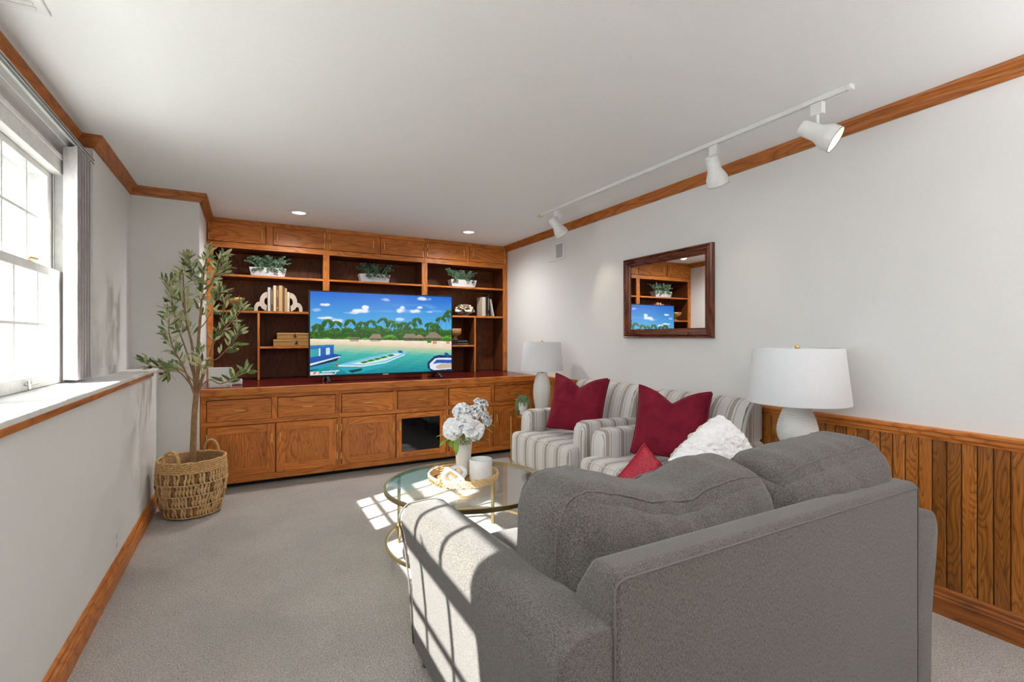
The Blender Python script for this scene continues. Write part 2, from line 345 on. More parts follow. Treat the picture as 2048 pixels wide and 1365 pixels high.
# local frame on the right wall: x = distance into the room (negative), y measured from y=1.3
def on_wall(x, y, z=0):
    c, s = math.cos(-TH), math.sin(-TH); ly = (y-1.3)
    return (RW(1.3)+x*c-ly*s, 1.3+x*s+ly*c, z)
bm = bmesh.new()
box(bm, -1.12, -.61, YB, 4.65, 0, 1.022)              # lower wall under the ledge
box(bm, -1.12, -.87, YB, 3.40, 2.16, HC)              # header
box(bm, -1.12, -.78, 3.62, 4.65, 1.02, HC)            # pier past the window
box(bm, -1.12, -.87, 3.40, 3.62, 1.02, HC)
wins = [(2.42, 3.37), (1.44, 2.39), (.46, 1.41)]
box(bm, -1.12, -.87, YB, .43, 1.02, 2.16)
for a, b_ in ((1.41, 1.44), (2.39, 2.42), (3.37, 3.40), (.43, .46)): box(bm, -1.06, -.87, a, b_, 1.02, 2.16)
wl = struct('wall_left', bm, wallm, label='white left wall with the window recess above a ledge')
struct('wall_corner', mbox(-1.12, -.337, 4.65, YE, 0, HC), wallm, label='white chase beside the built-in cabinets')
struct('wall_back', mbox(-.336, 3.3, 5.83, 6.0, 0, HC), wallm, label='white wall behind the bookcase')
bm = bmesh.new(); box(bm, -1.12, 3.3, YB-.15, YB, 0, HC)
struct('wall_front', bm, plain('brown_panelling', (.16, .10, .06), .6, 0, .1, 12, .2), label='brown panelled wall behind the camera')  # unseen wall, coloured dark so less light bounces onto the sofa back
# window ledge
bm = bmesh.new(); box(bm, -.90, -.598, YB, 4.645, 1.022, 1.045, .004)
led = struct('trim_1', bm, oldp, label='deep white painted window ledge')
for a, b_ in ((YB, 2.742), (2.746, 4.35)):
    bm = bmesh.new(); box(bm, -.608, -.594, a, b_, 1.002, 1.026, .002); obj('oak_strip', bm, crownm['Y'], led)
# crown mouldings
def crown_prof(s=1): return [(0, 0), (0, -.066*s), (.010, -.066*s), (.016, -.056*s), (.022, -.052*s), (.030, -.034*s), (.044, -.020*s), (.050, -.014*s), (.054, 0)]
def crown(n, p0, p1, inward, mt, e0=.0, e1=.0, label=None):
    """run from p0 to p1 (xy) along the ceiling; inward = unit xy normal into the room; e0/e1 = mitre slopes"""
    p0 = Vector(p0); p1 = Vector(p1); t = (p1-p0).normalized(); iv = Vector(inward); bm = bmesh.new(); A = []; B = []
    for d, z in crown_prof():
        q = p0+iv*d-t*(e0*d); A.append(bm.verts.new((q.x, q.y, HC+z))); q = p1+iv*d+t*(e1*d); B.append(bm.verts.new((q.x, q.y, HC+z)))
    k = len(A); bm.faces.new(A); bm.faces.new(list(reversed(B)))
    for i in range(k): j = (i+1) % k; bm.faces.new((A[j], A[i], B[i], B[j]))
    return struct('trim_%d' % n, bm, mt, label=label)
crown(2, (-.87, YB), (-.87, 3.62), (1, 0), crownm['Y'], 0, -1, 'oak crown moulding above the window')
crown(3, (-.87, 3.62), (-.78, 3.62), (0, -1), crownm['X'], -1, 1, 'short oak crown return beside the window')
crown(4, (-.78, 3.62), (-.78, 4.65), (1, 0), crownm['Y'], 1, -1, 'oak crown moulding on the pier wall')
crown(5, (-.78, 4.65), (-.336, 4.65), (0, -1), crownm['X'], -1, 1, 'oak crown moulding on the chase')
crown(6, (-.336, 4.65), (-.336, 5.45), (1, 0), crownm['Y'], 1, 0, 'oak crown return beside the upper cabinets')
a0, a1 = on_wall(0, YB), on_wall(0, 5.45)
crown(7, a0[:2], a1[:2], (-math.cos(TH), math.sin(TH)), crownm['Y'], 0, 0, 'long oak crown moulding on the right wall')
# baseboards
def bbprof(h=.105, t=.018): return [(0, 0), (t, 0), (t, h*.62), (t*.8, h*.66), (t*.85, h*.74), (t*.5, h*.80), (t*.55, h*.93), (0.1*t, h), (0, h)]
bm = bmesh.new(); prism(bm, bbprof(.115, .022), YB, 4.65, 'XZ')
struct('baseboard_left', bm, oak['Y'], loc=(-.61, 0, 0), label='oak baseboard along the left wall')
bm = bmesh.new(); prism(bm, [(-d-.012, z) for d, z in bbprof(.125, .026)], YB-1.3, 4.70-1.3, 'XZ')
struct('baseboard_right', bm, wood('baseboard_oak', (.08, .022, .005), (.30, .088, .016), (.38, .12, .024), 'Y', 1, 7), loc=(RW(1.3), 1.3, 0), rot=(0, 0, -TH), label='oak baseboard below the wainscot')
# wainscot: backing + 5.4 cm planks + rail
rail = struct('trim_8', mbox(-.008, 0, YB-1.3, 4.715-1.3, .1, .80), kick, loc=(RW(1.3), 1.3, 0), rot=(0, 0, -TH), label='oak board wainscot along the right wall')
pls = []
for v in range(1):
    bm = bmesh.new(); box(bm, -.016, -.004, -.0252, .0252, .10, .812, .004, 1)
    me = bpy.data.meshes.new('plank'); bmesh.ops.recalc_face_normals(bm, faces=bm.faces); bm.to_mesh(me); bm.free(); me.materials.append(wains); pls.append(me)
y = .7596-1.3-.0538*26
while y < 4.66-1.3:
    inst('plank', pls[0], rail, (0, y, 0)); y += .0538
bm = bmesh.new(); prism(bm, [(0, .802), (-.020, .802), (-.022, .812), (-.028, .820), (-.028, .835), (-.034, .842), (-.034, .852), (-.030, .858), (0, .858)], YB-1.3, 4.70-1.3, 'XZ')
struct('trim_9', bm, oak['Y'], loc=(RW(1.3), 1.3, 0), rot=(0, 0, -TH), label='oak chair rail capping the wainscot')

# ------------------------------------------------------------------ windows
def sash(par, x, y0, y1, z0, z1, top, bot, st, ncol, nrow, t=.030, lift=False, lock=False):
    bm = bmesh.new()
    ring(bm, y0, y1, z0, z1, st, st, bot, top, x-t/2, x+t/2, 'YZ')
    s = obj('sash', bm, oldp, par)
    iy0, iy1, iz0, iz1 = y0+st, y1-st, z0+bot, z1-top; mw = .022
    for c in range(1, ncol):
        yc = iy0+(iy1-iy0)*c/ncol; bm = bmesh.new(); prism(bm, [(x-.013, yc-mw/2), (x-.006, yc-mw/2), (x+.013, yc-.006), (x+.013, yc+.006), (x-.006, yc+mw/2), (x-.013, yc+mw/2)], iz0, iz1, 'XY'); obj('muntin', bm, oldp, s)
    for r in range(1, nrow):
        zc = iz0+(iz1-iz0)*r/nrow; bm = bmesh.new(); prism(bm, [(x-.013, zc-mw/2), (x-.006, zc-mw/2), (x+.0125, zc-.006), (x+.0125, zc+.006), (x-.006, zc+mw/2), (x-.013, zc+mw/2)], iy0, iy1, 'XZ'); obj('muntin', bm, oldp, s)
    for c in range(ncol):
        for r in range(nrow):
            ya, yb = iy0+(iy1-iy0)*c/ncol, iy0+(iy1-iy0)*(c+1)/ncol; za, zb = iz0+(iz1-iz0)*r/nrow, iz0+(iz1-iz0)*(r+1)/nrow
            bm = bmesh.new(); v = [bm.verts.new(q) for q in ((x, ya, za), (x, yb, za), (x, yb, zb), (x, ya, zb))]; bm.faces.new(v); obj('pane', bm, winglass, s)
    if lock:
        bm = bmesh.new(); ym = y0+(y1-y0)*.56
        box(bm, x-.012, x+.012, ym-.03, ym+.03, z1, z1+.008, .002, 1); tube(bm, [(x, ym, z1+.008), (x+.004, ym+.01, z1+.018), (x+.02, ym+.045, z1+.016)], .005, 6); obj('sash_lock', bm, brass, s)
    if lift:
        bm = bmesh.new(); ym = y0+(y1-y0)*.50; zz = z0+bot*.5
        for q in (-.035, .035): tube(bm, [(x+t/2, ym+q, zz), (x+t/2+.02, ym+q, zz)], .006, 6)
        tube(bm, [(x+t/2+.02, ym-.05, zz), (x+t/2+.02, ym+.05, zz)], .005, 6); tube(bm, [(x+t/2+.02, ym-.05, zz+.02), (x+t/2+.02, ym-.045, zz-.02)], .006, 6); obj('sash_handle', bm, chrome, s)
    return s
for k, (y0, y1) in enumerate(wins):
    bm = bmesh.new()
    for ya, yb in ((y0-.015, y0+.012), (y1-.012, y1+.03)):
        box(bm, -.955, -.842, ya, yb, 1.045, 2.20, .002, 1)
    box(bm, -.985, -.842, y0-.015, y1+.03, 2.128, 2.20, .002, 1)
    box(bm, -.87, -.835, y0-.015, y1+.04, 2.20, 2.225, .004, 1)
    box(bm, -1.0, -.88, y0, y1, 1.03, 1.05)
    box(bm, -.880, -.877, y1-.03, y1-.012, 1.05, 2.13); 
    wn = struct('window_%d' % (k+1), bm, oldp, label='white painted double hung window with small divided panes')
    sash(wn, -.862, y0+.005, y1-.008, 1.048, 1.625, .042, .055, .072, 3, 2, lift=True, lock=True)
    sash(wn, -.900, y0+.013, y1-.014, 1.585, 2.126, .030, .042, .072, 3, 2)
    # outer storm sash
    bm = bmesh.new()
    ring(bm, y0+.01, y1-.01, 1.03, 2.14, .05, .05, .045, .05, -1.03, -1.0, 'YZ')
    st = obj('storm_sash', bm, whitep, wn)
    bm = bmesh.new(); v = [bm.verts.new(q) for q in ((-1.015, y0+.05, 1.06), (-1.015, y1-.05, 1.06), (-1.015, y1-.05, 2.1), (-1.015, y0+.05, 2.1))]; bm.faces.new(v); obj('pane', bm, winglass, st)
# vertical blind
def blind(loc, y0, y1, ys, ang, label, rail_z=2.31):
    t = thing('vertical_blind', label, 'window blind', loc)
    bm = bmesh.new(); prism(bm, [(-.022, -.04), (-.018, -.04), (-.018, -.006), (.018, -.006), (.018, -.04), (.022, -.04), (.022, 0), (-.022, 0)], y0, y1, 'XZ'); obj('head_rail', bm, chrome if 0 else whitep, t, (0, 0, rail_z))
    bm = bmesh.new(); box(bm, .0225, .026, y0, y1, -.014, -.008); box(bm, .0225, .026, y0, y1, -.034, -.028); obj('rail_groove', bm, plain('rail_grey', lin(120, 122, 126), .4, .5), t, (0, 0, rail_z))
    bm = bmesh.new(); prism(bm, [(-.046, -.0012), (-.02, .004), (.0, .0055), (.02, .004), (.046, -.0012), (.046, .0002), (.0, .0075), (-.046, .0002)], 1.062-rail_z, -.045, 'XY')
    bmesh.ops.recalc_face_normals(bm, faces=bm.faces); me = bpy.data.meshes.new('slat'); bm.to_mesh(me); bm.free(); me.materials.append(slatm)
    me2 = me.copy(); me2.materials.clear(); me2.materials.append(slatm2)
    for i, yy in enumerate(ys):
        inst('slat', me if i == 0 else me2, t, (0, yy, rail_z), (0, 0, ang+.02*math.sin(i*3)))
    return t
blind((-.795, 0, 0), .3, 3.60, [3.275+.026*i for i in range(10)], R(-40), 'stack of open vertical blinds beside the window, hanging from a ceiling rail')
# outdoors: ground, white siding wing, greenery
struct('trim_10', mbox(-7, -1.12, -6, 12, -.2, .55), plain('pale_concrete', lin(150, 149, 146), .9, 0, .5, 30, .2), label='pale ground outside the window')
wing = thing('house_wing', 'white clapboard wing of the house seen through the window', 'building', (-1.2, 6.2, .55))
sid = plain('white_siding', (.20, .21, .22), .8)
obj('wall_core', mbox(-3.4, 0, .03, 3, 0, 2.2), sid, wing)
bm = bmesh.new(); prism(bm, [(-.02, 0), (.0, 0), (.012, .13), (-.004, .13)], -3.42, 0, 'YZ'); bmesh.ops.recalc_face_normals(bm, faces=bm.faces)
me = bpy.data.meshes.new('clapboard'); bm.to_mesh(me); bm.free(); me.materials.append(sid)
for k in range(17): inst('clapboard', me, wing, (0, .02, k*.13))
obj('roof_edge', mbox(-3.5, .1, -.2, 3.1, 2.2, 2.32), plain('grey_fascia', lin(150, 152, 156), .6), wing)
garden_green = leafmat('garden_leaf', (.10, .17, .035), (.13, .20, .05), .6)
def foliage(name, label, cat, loc, rad, n, ls, m, seed, squash=1):
    rr = random.Random(seed); vs = []; fs = []
    for k in range(n):
        d = Vector((rr.gauss(0, 1), rr.gauss(0, 1), rr.gauss(0, 1))).normalized()*rad*(.55+.45*rr.random()); d.z *= squash
        q = Euler((rr.random()*6, rr.random()*6, rr.random()*6)).to_matrix()
        b = len(vs)
        for p in ((-ls, 0, 0), (0, ls*.45, 0), (ls, 0, 0), (0, -ls*.45, 0)): vs.append(d+q@Vector(p))
        fs.append((b, b+1, b+2, b+3))
    me = bpy.data.meshes.new(name); me.from_pydata(vs, [], fs); me.materials.append(m); return me
for k, (x, y, z, r_) in enumerate([(-3.0, 11.4, 3.9, 1.6), (-6.4, 11, 4.2, 1.8)]):
    t = thing('garden_tree', ['green tree above the white wing, seen through the upper panes', 'broad green tree further left outside the window'][k], 'tree', (x, y, .55))
    o = inst('foliage', foliage('foliage', '', '', None, r_, 1800, .11, garden_green, k+3), t, (0, 0, z-.55)); o['kind'] = 'stuff'
    bm = bmesh.new(); tube(bm, [(0, 0, 0), (.05, 0, 1.5), (0, .05, z-.6)], [.14, .11, .06]); obj('trunk', bm, bark, t)

# ------------------------------------------------------------------ built-in cabinets
YF = 4.70
XL = -.336; XR = RW(YF)-.004
def handle(par, loc, vert=False, ln=.085):
    bm = bmesh.new(); h = ln/2; ax = (lambda a, b: (0, b, a)) if vert else (lambda a, b: (a, b, 0))
    tube(bm, [ax(-h*.8, 0), ax(-h*.8, -.022)], .0035, 6); tube(bm, [ax(h*.8, 0), ax(h*.8, -.022)], .0035, 6)
    tube(bm, [ax(-h, -.024), ax(-h*.8, -.026), ax(0, -.027), ax(h*.8, -.026), ax(h, -.024)], [.0035, .0052, .0046, .0052, .0035], 6)
    return obj('handle', bm, brass, par, loc, smooth=True)
def hinge(par, loc, s):
    bm = bmesh.new(); box(bm, -.004, .004, -.010, -.002, -.028, .028, .002, 1); box(bm, 0 if s > 0 else -.016, .016 if s > 0 else 0, -.004, 0, -.014, .014)
    for q in (-.03, .03):
        bmesh.ops.create_uvsphere(bm, u_segments=6, v_segments=4, radius=.0045, matrix=Matrix.Translation((0, -.006, q)))
    return obj('hinge', bm, brass, par, loc)
def grain_obj(name, bm, m, par, loc): return obj(name, bm, m, par, loc)
drawers = [(-.288, .187), (.239, .714), (.774, 1.249), (1.298, 1.775), (1.832, 2.303), (2.360, 2.805)]
doors = [(-.286, .216), (.226, .727), (.774, 1.274), (1.284, 1.784), (1.835, 2.335), (2.345, 2.845)]
units = [(XL, .750), (.750, 1.809), (1.809, XR)]
lab = ['left oak base cabinet with two drawers and two panelled doors, behind the basket', 'middle oak base cabinet with a black glass door on its right', 'right oak base cabinet behind the flower vase and side table']
for u, (xa, xb) in enumerate(units):
    t = thing('base_cabinet', lab[u], 'cabinet', (xa, YF+.012, 0))
    W = xb-xa; Dp = 1.10
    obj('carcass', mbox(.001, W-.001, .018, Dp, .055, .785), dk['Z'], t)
    obj('toe_kick', mbox(.001, W-.001, .09, .11, 0, .055), kick, t)
    # face frame: rails + stiles
    def fr(nm, x0, x1, z0, z1, m): obj(nm, mbox(x0, x1, 0, .018, z0, z1, .0015, 1), m, t)
    fr('rail', 0.001, W-.001, .759, .7895, oak['X']); fr('rail', 0.001, W-.001, .539, .579, oak['X']); fr('rail', 0.001, W-.001, .050, .103, oak['X'])
    xs = [0.001, drawers[2*u][0]-xa-.004, drawers[2*u][1]-xa+.003, drawers[2*u+1][0]-xa-.004, drawers[2*u+1][1]-xa+.003, W-.001]
    for i in (0, 2, 4): fr('stile', xs[i], xs[i+1], .579, .759, oak['Z'])
    fr('stile', .001, xs[1], .103, .539, oak['Z']); fr('stile', min(W-.004, doors[2*u+1][1]-xa+.003), W-.001, .103, .539, oak['Z']); fr('stile', doors[2*u][1]-xa-.02, doors[2*u+1][0]-xa+.02, .103, .539, dk['Z'])
    for j in (0, 1):
        a, b_ = drawers[2*u+j]; d = obj('drawer', mbox(-(b_-a)/2, (b_-a)/2, -.016, .0, -.0865, .0865, .004, 2), oak['X'], t, ((a+b_)/2-xa, 0, .6685)); handle(d, (0, -.016, 0), ln=.088)
        a, b_ = doors[2*u+j]; hw = (b_-a)/2; hh = .2155; s = .068; glass = (u == 1 and j == 1); s = .052 if glass else s
        bm = bmesh.new(); ring(bm, -hw, hw, -hh, hh, s, s, s, s, -.012, .004)
        d = obj('door', bm, (oak['Z'], oak['X']), t, ((a+b_)/2-xa, 0, .3195))
        if glass: obj('glass_panel', mbox(-hw+s-.002, hw-s+.002, -.004, .002, -hh+s-.002, hh-s+.002), blackg, d)
        else: obj('panel', mbox(-hw+s-.003, hw-s+.003, -.004, .003, -hh+s-.003, hh-s+.003), oakp['Z'], d)
        sd_ = 1 if j == 0 else -1
        handle(d, (sd_*(hw-.028), -.012, .095), True)
        for q in (-.13, .13): hinge(d, (-sd_*(hw+.004), -.004, q), sd_)
# countertop
ct = thing('countertop', 'dark maroon countertop with a thick oak front edge', 'countertop', (XL, 4.69, .79))
obj('laminate', mbox(.002, XR-XL+.012, .022, 1.13, .0, .064, .002, 1), maroon, ct)
bm = bmesh.new(); box(bm, .0, XR-XL, -.008, .022, .002, .0655, .006, 3); obj('front_edge', bm, oak['X'], ct)
# bookcase
YU = 5.45; XRU = RW(YU)-.004
bk = thing('bookcase', 'built-in oak bookcase with dark stained back, above the maroon counter', 'bookcase', (XL, YU, .856))
Z0 = .856
def bpart(nm, x0, x1, y0, y1, z0, z1, m, bev=.002): return obj(nm, mbox(x0-XL, x1-XL, y0-YU, y1-YU, z0-Z0, z1-Z0, bev, 1), m, bk)
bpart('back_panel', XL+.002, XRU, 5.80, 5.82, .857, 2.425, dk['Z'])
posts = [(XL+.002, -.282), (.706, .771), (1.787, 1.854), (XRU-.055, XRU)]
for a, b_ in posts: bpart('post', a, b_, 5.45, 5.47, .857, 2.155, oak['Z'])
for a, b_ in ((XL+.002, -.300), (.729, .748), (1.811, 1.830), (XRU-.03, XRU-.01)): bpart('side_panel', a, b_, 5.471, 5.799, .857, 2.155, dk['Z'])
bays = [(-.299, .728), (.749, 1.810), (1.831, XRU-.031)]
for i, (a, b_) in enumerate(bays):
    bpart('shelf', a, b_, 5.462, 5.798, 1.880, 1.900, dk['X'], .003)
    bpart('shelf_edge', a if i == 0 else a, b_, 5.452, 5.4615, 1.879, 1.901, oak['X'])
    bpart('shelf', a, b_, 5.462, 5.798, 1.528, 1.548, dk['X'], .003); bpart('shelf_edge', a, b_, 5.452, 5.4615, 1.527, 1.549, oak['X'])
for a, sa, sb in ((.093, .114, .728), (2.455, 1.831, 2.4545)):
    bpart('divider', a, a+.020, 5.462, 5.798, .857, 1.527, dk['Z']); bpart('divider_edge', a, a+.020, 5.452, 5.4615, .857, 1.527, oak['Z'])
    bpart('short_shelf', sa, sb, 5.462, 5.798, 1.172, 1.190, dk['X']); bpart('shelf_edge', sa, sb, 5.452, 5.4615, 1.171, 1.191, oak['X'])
# wall cabinets over the bookcase
tops = [(-.313, .166), (.234, .716), (.776, 1.255), (1.308, 1.792), (1.854, 2.335), (2.388, 2.866)]
un2 = [(XL+.002, .7385), (.7395, 1.820), (1.821, XRU)]
lb2 = ['left pair of oak cupboards under the ceiling', 'middle pair of oak cupboards under the ceiling, above the television', 'right pair of oak cupboards under the ceiling']
for u, (xa, xb) in enumerate(un2):
    t = thing('wall_cabinet', lb2[u], 'cabinet', (xa, YU, 2.156)); W = xb-xa
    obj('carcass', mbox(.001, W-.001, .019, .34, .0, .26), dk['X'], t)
    obj('rail', mbox(0, W, 0, .018, .0, .055, .0015, 1), oak['X'], t); obj('rail', mbox(0, W, 0, .018, .238, .283, .0015, 1), oak['X'], t)
    a0_, a1_ = tops[2*u]; b0_, b1_ = tops[2*u+1]
    for x0, x1 in ((0, a0_-xa-.003), (a1_-xa+.003, b0_-xa-.003), (b1_-xa+.003, W)):
        if x1 > x0: obj('stile', mbox(x0, x1, 0, .018, .055, .238, .0015, 1), oak['Z'], t)
    for j in (0, 1):
        a, b_ = tops[2*u+j]; hw = (b_-a)/2
        d = obj('door', mbox(-hw, hw, -.014, .003, -.088, .088, .005, 2), oak['X'], t, ((a+b_)/2-xa, 0, .1465))
        s_ = 1 if j == 0 else -1
        handle(d, (s_*(hw-.033), -.012, .0), True, .085)
        for q in (-.05, .05): hinge(d, (-s_*(hw+.004), -.004, q), s_)
# ------------------------------------------------------------------ television with its beach picture
def paint_tv(nx=520, ny=292):
    u, v = np.meshgrid((np.arange(nx)+.5)/nx, (np.arange(ny)+.5)/ny); A = nx/ny
    c = lambda *k: np.array(lin(*k))
    rr = np.random.RandomState(3)
    def fbm(x, y, sd=0):
        t = np.zeros_like(x); rs = np.random.RandomState(sd)
        for k in range(5):
            for j in range(3):
                a = rs.rand()*6.28; f = (2**k)*(1+.3*rs.rand()); t += np.sin((x*math.cos(a)+y*math.sin(a))*f+rs.rand()*6.28)*.5**k/3
        return t
    img = np.zeros((ny, nx, 3)); m = lambda a, b, t: a+(b-a)*np.clip(t, 0, 1)[..., None]
    img[:] = m(c(0, 100, 210), c(86, 182, 232), v/.46)
    cl = np.clip((fbm(u*26, v*60, 5)+.15)*1.1, 0, 1)*np.exp(-((v-.19-.02*np.sin(u*5))/.05)**2)*np.clip((u-.35)*3, 0, 1)*.5
    img = m(img, c(150, 200, 244), cl)
    for (cx, cy, sx, sy, k) in [(.095, .155, .03, .018, 1), (.33, .22, .055, .028, 1), (.36, .175, .025, .025, 1), (.27, .245, .05, .015, .6), (.61, .205, .03, .03, .9), (.62, .165, .018, .02, .8), (.715, .205, .035, .025, .9), (.75, .155, .02, .015, .9), (.78, .04, .05, .022, .8), (.10, .315, .05, .016, .9), (.17, .35, .04, .03, .8), (.04, .22, .03, .02, .35), (.60, .315, .035, .02, .6), (.5, .07, .03, .02, .4), (.82, .21, .03, .01, .5)]:
        d = ((u-cx)/sx)**2+((v-cy)/sy)**2; e = np.exp(-d*.9)*(1+.45*fbm(u*70, v*60, 9)); img = m(img, c(238, 240, 246), np.clip((e-.25)*2.2, 0, 1)*k)
    # forest
    top = .455+.015*np.sin(u*25)+.012*np.sin(u*61+1)+.02*fbm(u*190, u*0, 2)
    g = np.clip(.5+.5*fbm(u*170, v*120, 4)+.35*fbm(u*400, v*300, 8), 0, 1)
    fcol = m(np.broadcast_to(c(10, 44, 12), img.shape), c(70, 128, 34), g*(.4+1.2*(v-.4)/.2))
    msk = (v > top) & (v < .6); img[msk] = fcol[msk]
    def splat(x, y, col, r=1):
        i, j = int(y*ny), int(x*nx)
        if 0 <= i < ny and 0 <= j < nx: img[max(0, i-r+1):i+1, max(0, j-r+1):j+1] = col
    for k in range(1500):
        x, y = rr.rand(), .44+rr.rand()*.145; cc = c(*[(16, 56, 16), (40, 96, 26), (74, 132, 38), (100, 156, 52)][rr.randint(4)]); a0 = rr.rand()*3.14
        for t_ in range(6): splat(x+math.cos(a0)*t_*.0018, y-math.sin(a0)*t_*.0022+.00035*t_*t_, cc)
    X_ = [.05, .115, .165, .26, .34, .40, .485, .54, .575, .63, .69, .73, .83, .87, .915, .96, .985]; Y_ = [.40, .345, .365, .34, .365, .345, .315, .345, .375, .365, .36, .305, .36, .375, .285, .25, .19]
    for k in list(range(17, 80))+list(range(17)):
        x = X_[k] if k < 17 else rr.rand(); y = Y_[k] if k < 17 else .41+rr.rand()*.10; s_ = .058 if k < 17 else .046
        for t_ in range(60):
            splat(x+.004*math.sin(t_*.05+k), y+t_*.0035, c(88, 92, 54) if y+t_*.0035 < .55 else c(60, 80, 34))
        for q in range(22):
            a0 = rr.uniform(-1.1, 4.24); ln = s_*rr.uniform(.75, 1.15); sh_ = .4+.6*max(0, math.sin(a0))*rr.uniform(.6, 1.2)
            for t_ in np.linspace(0, 1, 26):
                fx = x+math.cos(a0)*ln*t_/A*1.25; fy = y-math.sin(a0)*ln*t_*.9+ln*.75*t_*t_
                cc = c(int(22+70*sh_*(1-t_*.3)), int(66+88*sh_*(1-t_*.3)), int(18+34*sh_)); splat(fx, fy, cc, 2); splat(fx, fy+.004+.016*t_*(1-t_)*4*rr.rand(), cc*.7, 2); splat(fx+.002, fy+.014*t_*rr.rand(), cc*.85)
    for (x, y, s_) in [(.53, .54, .075), (.97, .55, .08), (.25, .56, .05), (.36, .57, .05), (.1, .57, .06)]:
        for q in range(34):
            a0 = rr.uniform(-.2, 3.34); ln = s_*rr.uniform(.6, 1.1)
            for t_ in np.linspace(0, 1, 30):
                cc = c(int(70+90*(1-t_)*rr.rand()), int(140+60*rr.rand()), 36); splat(x+math.cos(a0)*ln*t_/A*1.3, y-math.sin(a0)*ln*t_*.9+ln*.5*t_*t_, cc)
    # beach
    by = .565+.035*u; wy = .625+.085*np.clip(u-.05, 0, 1)**1.1
    sand = m(np.broadcast_to(c(246, 228, 214), img.shape), c(226, 206, 170), (v-by)/(wy-by+1e-6)+.2*fbm(u*60, v*90, 6))
    k_ = (v > by); img[k_] = sand[k_]
    # water
    t = (v-wy)/(1-wy); wn = .12*fbm(u*40, v*260, 12)+.05*fbm(u*160, v*500, 13)
    wc = m(np.broadcast_to(c(198, 206, 168), img.shape), c(70, 186, 172), t*3.2+wn); wc = m(wc, c(0, 138, 152), (t-.25)*1.5+wn*1.6)
    k_ = (v > wy); img[k_] = wc[k_]
    # huts
    def poly(P, col, a=1.0):
        P = np.array(P); ins = np.zeros(u.shape, bool); j = len(P)-1
        for i in range(len(P)):
            xi, yi = P[i]; xj, yj = P[j]
            q = ((yi > v) != (yj > v)) & (u < (xj-xi)*(v-yi)/(yj-yi+1e-12)+xi); ins ^= q; j = i
        img[ins] = img[ins]*(1-a)+c(*col)*a
    for (x0, x1, x2, x3, y0, y1, col) in [(.38, .41, .46, .475, .505, .56, (150, 128, 104)), (.62, .645, .71, .735, .50, .555, (140, 128, 114)), (.705, .735, .755, .79, .51, .555, (160, 136, 110)), (.78, .84, .87, .935, .475, .555, (142, 124, 108)), (.245, .27, .31, .325, .545, .56, (120, 118, 90))]:
        poly([(x0, y1), (x1, y0), (x2, y0), (x3, y1)], col); poly([(x0+.01, y1), (x3-.01, y1), (x3-.012, y1+.04), (x0+.012, y1+.04)], (88, 76, 58), .55)
    for x in (.85, .955): poly([(x, .60), (x+.03, .60), (x+.03, .635), (x, .635)], (190, 120, 60), .8)
    poly([(.81, .58), (.835, .575), (.84, .62), (.805, .62)], (60, 130, 40))
    # left blue boat
    poly([(0, .645), (.15, .635), (.155, .655), (0, .685)], (36, 118, 196)); poly([(0, .68), (.15, .655), (.15, .76), (0, .80)], (30, 100, 176))
    poly([(.0, .69), (.06, .68), (.06, .77), (0, .785)], (60, 160, 170)); poly([(.10, .675), (.125, .67), (.125, .755), (.10, .76)], (200, 224, 236))
    poly([(.055, .68), (.065, .678), (.065, .80), (.055, .80)], (220, 230, 236)); poly([(0, .785), (.15, .745), (.20, .765), (.17, .82), (0, .885)], (22, 84, 170)); poly([(0, .86), (.19, .775), (.19, .79), (0, .885)], (220, 230, 240)); poly([(0, .885), (.185, .79), (.17, .83), (0, .93)], (16, 40, 70)); poly([(0, .90), (.16, .835), (.10, .90), (0, .94)], (40, 150, 190)); poly([(0, .935), (.06, .92), (.03, .94), (0, .95)], (20, 60, 80))
    # long boat
    poly([(.16, .89), (.20, .895), (.34, .90), (.50, .86), (.635, .775), (.645, .745), (.63, .73), (.56, .735), (.40, .79), (.26, .845)], (120, 196, 226))
    poly([(.175, .905), (.34, .915), (.50, .875), (.64, .79), (.60, .83), (.46, .93), (.30, .985), (.24, .985)], (40, 168, 184)); poly([(.26, .875), (.56, .755), (.62, .755), (.50, .84), (.36, .885)], (214, 232, 222))
    for x in (.33, .375, .42, .465, .515): poly([(x-.01, .855-(x-.33)*.42), (x+.03, .84-(x-.33)*.42), (x+.055, .855-(x-.33)*.42), (x+.015, .872-(x-.33)*.42)], (30, 120, 34))
    poly([(.175, .885), (.34, .90), (.50, .86), (.64, .765), (.64, .775), (.50, .872), (.34, .912), (.18, .9)], (230, 240, 240)); poly([(.158, .882), (.175, .875), (.18, .893), (.165, .897)], (214, 50, 40))
    poly([(.24, .955), (.34, .93), (.33, .96), (.27, .985)], (10, 60, 62)); poly([(.585, .72), (.615, .715), (.625, .745), (.60, .75)], (24, 90, 160))
    # right speed boat
    poly([(.81, .88), (.86, .80), (.90, .785), (1, .79), (1, 1), (.84, 1), (.81, .95)], (10, 44, 90)); poly([(.825, .90), (.865, .83), (.90, .82), (1, .825), (1, .975), (.86, .985), (.83, .96)], (224, 230, 236))
    poly([(.85, .90), (.88, .845), (1, .85), (1, .90), (.90, .89)], (30, 84, 180)); poly([(.87, .94), (.91, .90), (1, .905), (1, .96), (.89, .97)], (196, 176, 150)); poly([(.94, .76), (.96, .75), (.985, .79), (.975, .82), (.95, .80)], (20, 80, 140))
    poly([(0, .955), (.06, .955), (.05, 1), (0, 1)], (226, 210, 206)); poly([(.065, .955), (.19, .945), (.18, .96), (.08, .968)], (220, 226, 230)); poly([(.02, .98), (.035, .955), (.04, .96), (.028, .99)], (190, 60, 60)); poly([(.06, .975), (.14, .975), (.15, 1), (.05, 1)], (206, 206, 206))
    poly([(.15, .995), (.17, .945), (.175, .945), (.157, .998)], (216, 222, 226))
    return np.clip(img, 0, 1)
